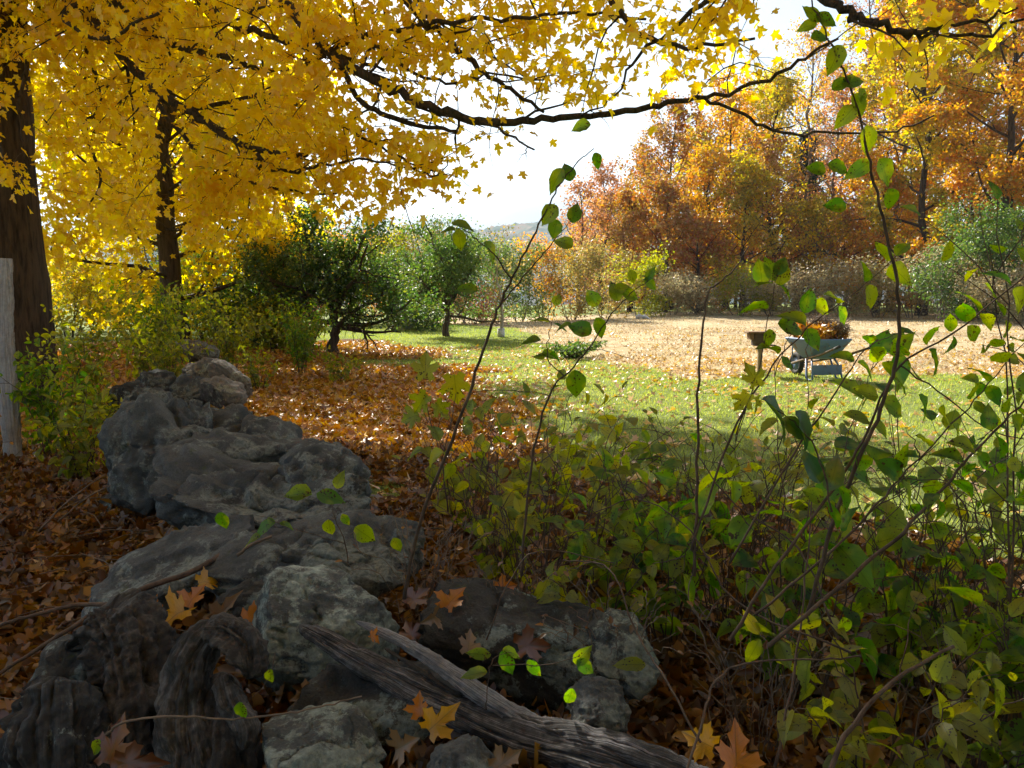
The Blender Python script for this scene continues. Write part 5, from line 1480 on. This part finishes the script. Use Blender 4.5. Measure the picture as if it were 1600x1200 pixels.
traced('bare arching canes tangled in the bottom right bushes', [
    ([(1290, 1230, 1.75), (1320, 1150, 1.8), (1400, 1060, 1.85), (1490, 1010, 1.9)], .009, .005, 0),
    ([(1060, 1250, 1.6), (1100, 1120, 1.7), (1120, 1060, 1.8), (1180, 1035, 1.9), (1300, 1030, 2.), (1345, 1025, 2.)], .004, .003, 0),
    ([(1095, 1160, 1.8), (1040, 1060, 1.9), (1000, 1000, 2.), (960, 900, 2.1), (930, 880, 2.15), (880, 875, 2.2)], .004, .0025, 0),
    ([(1310, 1000, 2.), (1250, 860, 2.1), (1150, 790, 2.2), (1080, 700, 2.3)], .004, .002, 0),
    ([(1210, 1200, 1.9), (1240, 1050, 2.), (1260, 900, 2.1), (1270, 760, 2.2)], .005, .0025, 0),
    ([(760, 1000, 2.4), (800, 900, 2.4), (850, 860, 2.4), (960, 880, 2.4)], .003, .002, 0),
    ([(1330, 1020, 2.), (1150, 940, 2.1), (1080, 830, 2.2), (1000, 780, 2.3), (930, 800, 2.3)], .004, .002, 0)],
    [(1320, 980, 2., .055, (.2, 0, -1), N0)], 414, name='bare_canes', stem='twig', cat='canes')

for i, (x, y, H, sp, ns, lb) in enumerate([(.1, 3.3, .85, .7, 20, 'arching bare brambles behind the dark flat-topped rock'), (.9, 3.2, .9, .7, 24, 'arching bare brambles in the middle of the right-hand bushes'), (1.6, 2.6, .9, .6, 22, 'arching bare brambles low at the right'), (-.15, 4.1, .8, .6, 14, 'few thin arching brambles right of the broad slab'), (1.3, 2.05, .55, .5, 18, 'bare brambles in the bottom right corner')]):
    bush(lb, (x, y, hz(x, y)), H, sp, ns, 600 + i, 'yellow_green_leaf', .05, grp='bare brambles among the bushes', bare=.15, node=.09, dens=.07, r0=.0032, side=2.6, cat='brambles', name='brambles', T=T_OVAL)

# undergrowth along the left side of the wall
G_L = 'yellowing undergrowth along the stone wall'
for i, (x, y, H, sp, ns, mt, sz, lb) in enumerate([
    (-3.25, 5.9, .72, .36, 11, 'yellow_green_leaf', .085, 'backlit bright green bush left of the biggest boulder'),
    (-4.0, 6.9, .9, .5, 14, 'green_leaf', .08, 'yellow-green bush in front of the huge trunk'),
    (-3.7, 7.6, .55, .4, 10, 'yellow_green_leaf', .08, 'yellowing bush over the near end of the far wall'),
    (-4.6, 8.6, 1.25, .6, 18, 'yellow_green_leaf', .08, 'tall yellow-green bush right of the huge trunk'),
    (-4.6, 10.6, 1.0, .5, 14, 'yellow_green_leaf', .08, 'yellow-green bush behind the far stones of the wall'),
    (-5.2, 11.4, 1.5, .7, 18, 'yellow_green_leaf', .085, 'tallest lime bush between the two dark maple trunks'),
    (-4.7, 13.2, 1.5, .8, 18, 'yellow_green_leaf', .085, 'lime bush at the foot of the slender maple'),
    (-3.9, 14.6, 1.35, .8, 16, 'green_leaf', .085, 'green bush right of the slender maple foot'),
    (-3.9, 12.2, .7, .4, 10, 'yellow_green_leaf', .08, 'small bush leaning over the long pale stone'),
    (-6.4, 14.5, 1.6, .9, 18, 'green_leaf', .09, 'darker bush deep behind the lime ones'),
    (-4.45, 6.2, .7, .4, 10, 'green_leaf', .08, 'dark bush beside the weathered post'),
    (-4.6, 17.2, 1.2, .8, 16, 'yellow_green_leaf', .09, 'olive leaved bush left of the spreading apple trunk'),
    (-2.95, 13.4, .6, .5, 8, 'yellow_green_leaf', .08, 'low bush in the orange leaves before the apple tree'),
]):
    bush(lb, (x, y, hz(x, y)), H, sp, ns, 540 + i, mt, sz, grp=G_L, bare=.2, dens=.95, node=.075, T=T_OVAL_LO, side=2.4, r0=.006)
for i, (x, y, H, lb) in enumerate([(-3.6, 4.9, .7, 'brown dead fern-like weeds at the left below the post'), (-3.0, 4.3, .4, 'low brown weeds in the grass at the lower left'), (-4.1, 5.6, .85, 'rust coloured weeds at the foot of the weathered post')]):
    bush(lb, (x, y, hz(x, y)), H, .35, 16, 560 + i, 'litter_dark', .045, grp='brown weeds at the lower left', bare=.1, node=.04, T=T_OVAL_LO, cat='weeds', name='weeds')
for i, (x, y, H, lb) in enumerate([(-.34, 2.85, .32, 'dry grey stalks sprouting behind the lichened block'), (.0, 2.75, .3, 'dry stalks between the lichened block and the flat-topped rock'), (.35, 2.5, .24, 'fine dead stalks under the flat-topped rock'), (.75, 2.3, .5, 'tangle of bare brown twigs by the lower end of the log')]):
    bush(lb, (x, y, hz(x, y) + .2 * (i < 3)), H, .28, 22, 580 + i, 'litter_dark', .03, grp='dry stalks among the stones', bare=.1, node=.1, T=T_OVAL_LO, cat='dry stalks', name='dry_stalks', r0=.0018, dens=.06, stem='twig_pale')
wc = gnd(895, 557)
bush('fresh green weed clump at the near corner of the dried plot', (wc.x, wc.y, hz(wc.x, wc.y)), .34, .8, 46, 565, 'apple_leaf_mid', .10, grp='weed clumps on the plot', bare=0, node=.1, T=T_DIA, cat='weeds', name='weeds', r0=.003)

# ------------------------------------------------------------------ wheelbarrow
def paint(name, col, rust, amt=.5, rough=.45):
    return solid_mat(name, [(.0, col), (.52 + .1 * (1 - amt), col), (.62 + .1 * (1 - amt), rust), (1, rust)], 7, rough, .15)


M['barrow_paint'] = paint('barrow_paint', (.13, .21, .36), (.16, .08, .04), .5)
M['barrow_blue'] = paint('barrow_blue', (.12, .19, .27), (.12, .07, .04), .5)
M['handle_wood'] = solid_mat('handle_wood', [(.3, (.08, .055, .035)), (.7, (.2, .15, .1))], 12, .8)
M['tyre'] = solid_mat('tyre', [(.3, (.03, .03, .03)), (.7, (.07, .065, .06))], 9, .8)
M['box_wood'] = solid_mat('box_wood', [(.3, (.05, .035, .025)), (.7, (.11, .08, .06))], 9, .8, stretch=(1, 1, 6))
M['box_grey'] = solid_mat('box_grey', [(.3, (.22, .22, .23)), (.7, (.36, .36, .37))], 9, .8)
M['post_wood'] = solid_mat('post_wood', [(.3, (.2, .15, .08)), (.7, (.36, .28, .16))], 9, .8, stretch=(3, 3, .5))
M['roof_wood'] = solid_mat('roof_wood', [(.3, (.13, .075, .04)), (.7, (.24, .15, .08))], 9, .8)

wb = gnd(1276, 592); wb.z = hz(wb.x, wb.y)
fw = Vector((-.2, .98, 0)).normalized(); lf = Vector((-fw.y, fw.x, 0))
yaw = math.atan2(fw.y, fw.x)
WM = Matrix.Translation(wb) @ Matrix.Rotation(yaw, 4, 'Z') @ Matrix.Scale(1.04, 4)
def wl(x, y, z): return WM @ Vector((x, y, z))
root = empty('wheelbarrow', wb, 'old pale blue-grey wheelbarrow heaped with garden waste at the edge of the dried plot', 'wheelbarrow')
# tray: lofted shell with thickness and a rolled rim
def ring(x0, x1, w0, w1, z0, z1, c, n=6):
    """rounded rectangle: x0 rear, x1 nose; w0,w1 half widths"""
    pts = []
    for (cx_, cy_, a0) in ((x1 - c, w1 - c, 0), (x0 + c, w0 - c, 90), (x0 + c, -w0 + c, 180), (x1 - c, -w1 + c, 270)):
        for k in range(n + 1):
            a = R(a0 + 90 * k / n); pts.append((cx_ + c * math.cos(a), cy_ + c * math.sin(a)))
    return [(x, y, z0 + (z1 - z0) * (x - x0) / (x1 - x0)) for x, y in pts]
rings = [ring(-.16, .24, .19, .15, .34, .34, .06), ring(-.24, .30, .23, .18, .37, .37, .08), ring(-.40, .48, .30, .26, .56, .54, .1), ring(-.46, .55, .33, .30, .68, .66, .11),
         ring(-.485, .575, .35, .32, .685, .665, .12), ring(-.485, .575, .35, .32, .665, .645, .12), ring(-.455, .545, .328, .298, .655, .635, .11), ring(-.40, .48, .31, .27, .565, .545, .1), ring(-.22, .28, .215, .165, .385, .385, .07)]
Fc = Faces(); vs = [wl(*p) for r_ in rings for p in r_]; m_ = len(rings[0])
rings_order = [0, 1, 2, 5, 4, 3, 6, 7, 8]
# outer wall up, over the rim, inner wall down
ordr = [rings[0], rings[1], rings[2], rings[5], rings[4], rings[3], [(x, y, z) for x, y, z in ring(-.445, .535, .32, .29, .66, .64, .1)], [(x, y, z) for x, y, z in ring(-.38, .46, .285, .245, .56, .54, .09)], ring(-.22, .28, .21, .16, .38, .38, .06)]
vs = [wl(*p) for r_ in ordr for p in r_]
fs = [(k * m_ + j, k * m_ + (j + 1) % m_, (k + 1) * m_ + (j + 1) % m_, (k + 1) * m_ + j) for k in range(len(ordr) - 1) for j in range(m_)]
fs += [tuple(range(m_))[::-1], tuple((len(ordr) - 1) * m_ + j for j in range(m_))]
Fc.poly(vs, fs); Fc.build('tray', M['barrow_paint'], root, smooth=True)
for s_ in (1, -1):
    t = Tubes(); t.add([wl(-1.02, s_ * .30, .60), wl(-.5, s_ * .26, .44), wl(.1, s_ * .2, .31), wl(.62, s_ * .09, .21)], [.019, .022, .022, .02], 8); h = t.build('handle', M['handle_wood'], root, smooth=True)
    t = Tubes(); t.add([wl(-1.04, s_ * .302, .607), wl(-.9, s_ * .294, .563)], [.024, .024], 10); g_ = t.build('grip', M['tyre'], None); g_.parent = h
    g_.data.transform(Matrix.Translation(-root.location))
    h.matrix_parent_inverse = Matrix.Identity(4)
    t = Tubes(); t.add([wl(-.14, s_ * .2, .36), wl(-.26, s_ * .25, .2), wl(-.30, s_ * .27, .02), wl(-.22, s_ * .275, .0), wl(-.12, s_ * .27, .03), wl(-.02, s_ * .22, .34)], [.017] * 6, 8); t.build('leg', M['barrow_paint'], root)
    t = Tubes(); t.add([wl(.62, s_ * .08, .21), wl(.5, s_ * .17, .50)], [.012, .012], 6); t.build('nose_brace', M['barrow_paint'], root)
Fc = Faces(); Mx = (Matrix.Rotation(yaw, 3, 'Z')).to_4x4()
Fc.box(wl(-.275, 0, .17), (.014, .57, .17), Mx); Fc.build('leg_plate', M['barrow_blue'], root, bevel=.004)
wh = Tubes(); a_ = np.linspace(0, 2 * np.pi, 37)
ty = build('wheel', *(lambda V, L, C: (V, L, C))(*(lambda: (np.array([tuple(wl(.62 + math.cos(t) * (.155 + .045 * math.cos(q)), .045 * math.sin(q), .2 + math.sin(t) * (.155 + .045 * math.cos(q)))) for t in np.linspace(0, 2 * np.pi, 33)[:-1] for q in np.linspace(0, 2 * np.pi, 13)[:-1]]),
                                                          np.array([(i * 12 + j, ((i + 1) % 32) * 12 + j, ((i + 1) % 32) * 12 + (j + 1) % 12, i * 12 + (j + 1) % 12) for i in range(32) for j in range(12)]).ravel(), np.full(32 * 12, 4)))()), M['tyre'], root, smooth=True)
t = Tubes(); t.add([wl(.62, -.025, .2), wl(.62, .025, .2)], [.115, .115], 24); rim = t.build('rim', M['barrow_paint'], None, smooth=False); rim.data.transform(Matrix.Translation(-root.location)); rim.parent = ty
t = Tubes(); t.add([wl(.62, -.11, .2), wl(.62, .11, .2)], [.01, .01], 8); ax_ = t.build('axle', M['barrow_paint'], root)


def fibre_ball(label, c, rad, seed, n=260, mat='twig_pale', name='root_clump'):
    r = np.random.default_rng(seed); t = Tubes(); c = np.array(tuple(c)); prev = None
    ch = []
    for k in range(n):
        d = rand_dirs(1, r)[0]; d2 = rand_dirs(1, r)[0]
        p0 = c + d * rad * r.uniform(.5, .95) * np.array((1.15, 1.15, .85)); p1 = p0 + d2 * rad * .5; p2 = p1 + (d + r.normal(0, .5, 3)) * rad * .25
        t.add([p0, p1, p2], [.006, .005, .002], 3, cap=False)
    o = t.build(name, M[mat], loc=tuple(c), smooth=False)
    return tag(o, label, 'plant waste')


fibre_ball('dried brown root clump at the right end of the wheelbarrow load', wl(-.28, -.16, .86), .19, 71)
fibre_ball('greyish dried plant clump on top of the wheelbarrow load', wl(.1, -.08, .92), .16, 72)
fibre_ball('dark root clump near the nose of the wheelbarrow', wl(.28, .1, .74), .12, 73, mat='twig')
r = np.random.default_rng(74); nn = 650
P = np.array([tuple(wl(x, y, z)) for x, y, z in zip(r.uniform(-.38, .48, nn), r.uniform(-.26, .26, nn), .62 + .27 * r.uniform(0, 1, nn) ** 1.2)])
v, l, c, u = leaves(T_MAPLE_LO, P, rand_dirs(nn, r), rand_dirs(nn, r, 1), r.uniform(.07, .13, nn), (-.3, .8), (-.3, .8), 75)
tag(build('leaf_heap', v, l, c, M['litter'], uv=u, loc=tuple(wl(0, 0, .65))), 'heap of orange and brown leaves filling the wheelbarrow tray', 'leaf heap', kind='stuff')

# ---- small wooden box on a post
bp = gnd(1187, 586); bp.z = hz(bp.x, bp.y)
bx_ = empty('wooden_box', bp, 'small dark wooden box with a flat lid on a short post left of the wheelbarrow', 'box')
Fc = Faces(); Fc.box(bp + Vector((-.01, 0, .24)), (.075, .075, .62)); Fc.build('post', M['post_wood'], bx_, bevel=.004)
Fc = Faces(); Fc.box(bp + Vector((-.03, 0, .645)), (.23, .24, .20)); Fc.build('box_body', M['box_wood'], bx_, bevel=.004)
Fc = Faces(); Fc.box(bp + Vector((-.07, 0, .763)), (.40, .30, .03)); Fc.build('lid', M['roof_wood'], bx_, bevel=.003)
Fc = Faces(); Fc.box(bp + Vector((-.19, 0, .69)), (.07, .22, .11)); Fc.build('end_block', M['roof_wood'], bx_, bevel=.004)
Fc = Faces(); Fc.box(bp + Vector((.15, -.02, .66)), (.115, .02, .11)); Fc.build('side_panel', M['box_grey'], bx_, bevel=.003)
Fc = Faces(); Fc.box(bp + Vector((.05, 0, .532)), (.38, .26, .02)); Fc.build('floor_board', M['box_wood'], bx_, bevel=.003)

# ------------------------------------------------------------------ haze
m, nt, out = newmat('haze')
pv = nt.nodes.new('ShaderNodeVolumePrincipled')
pv.inputs['Color'].default_value = (.66, .82, 1., 1); pv.inputs['Density'].default_value = HAZE; pv.inputs['Anisotropy'].default_value = .2
nt.links.new(pv.outputs[0], out.inputs['Volume'])
Fc = Faces(); Fc.box((0, 3500, 300), (16000, 8200, 1260))
hzb = Fc.build('haze', m); tag(hzb, 'thin pale air fading the far hills', 'haze', kind='stuff')
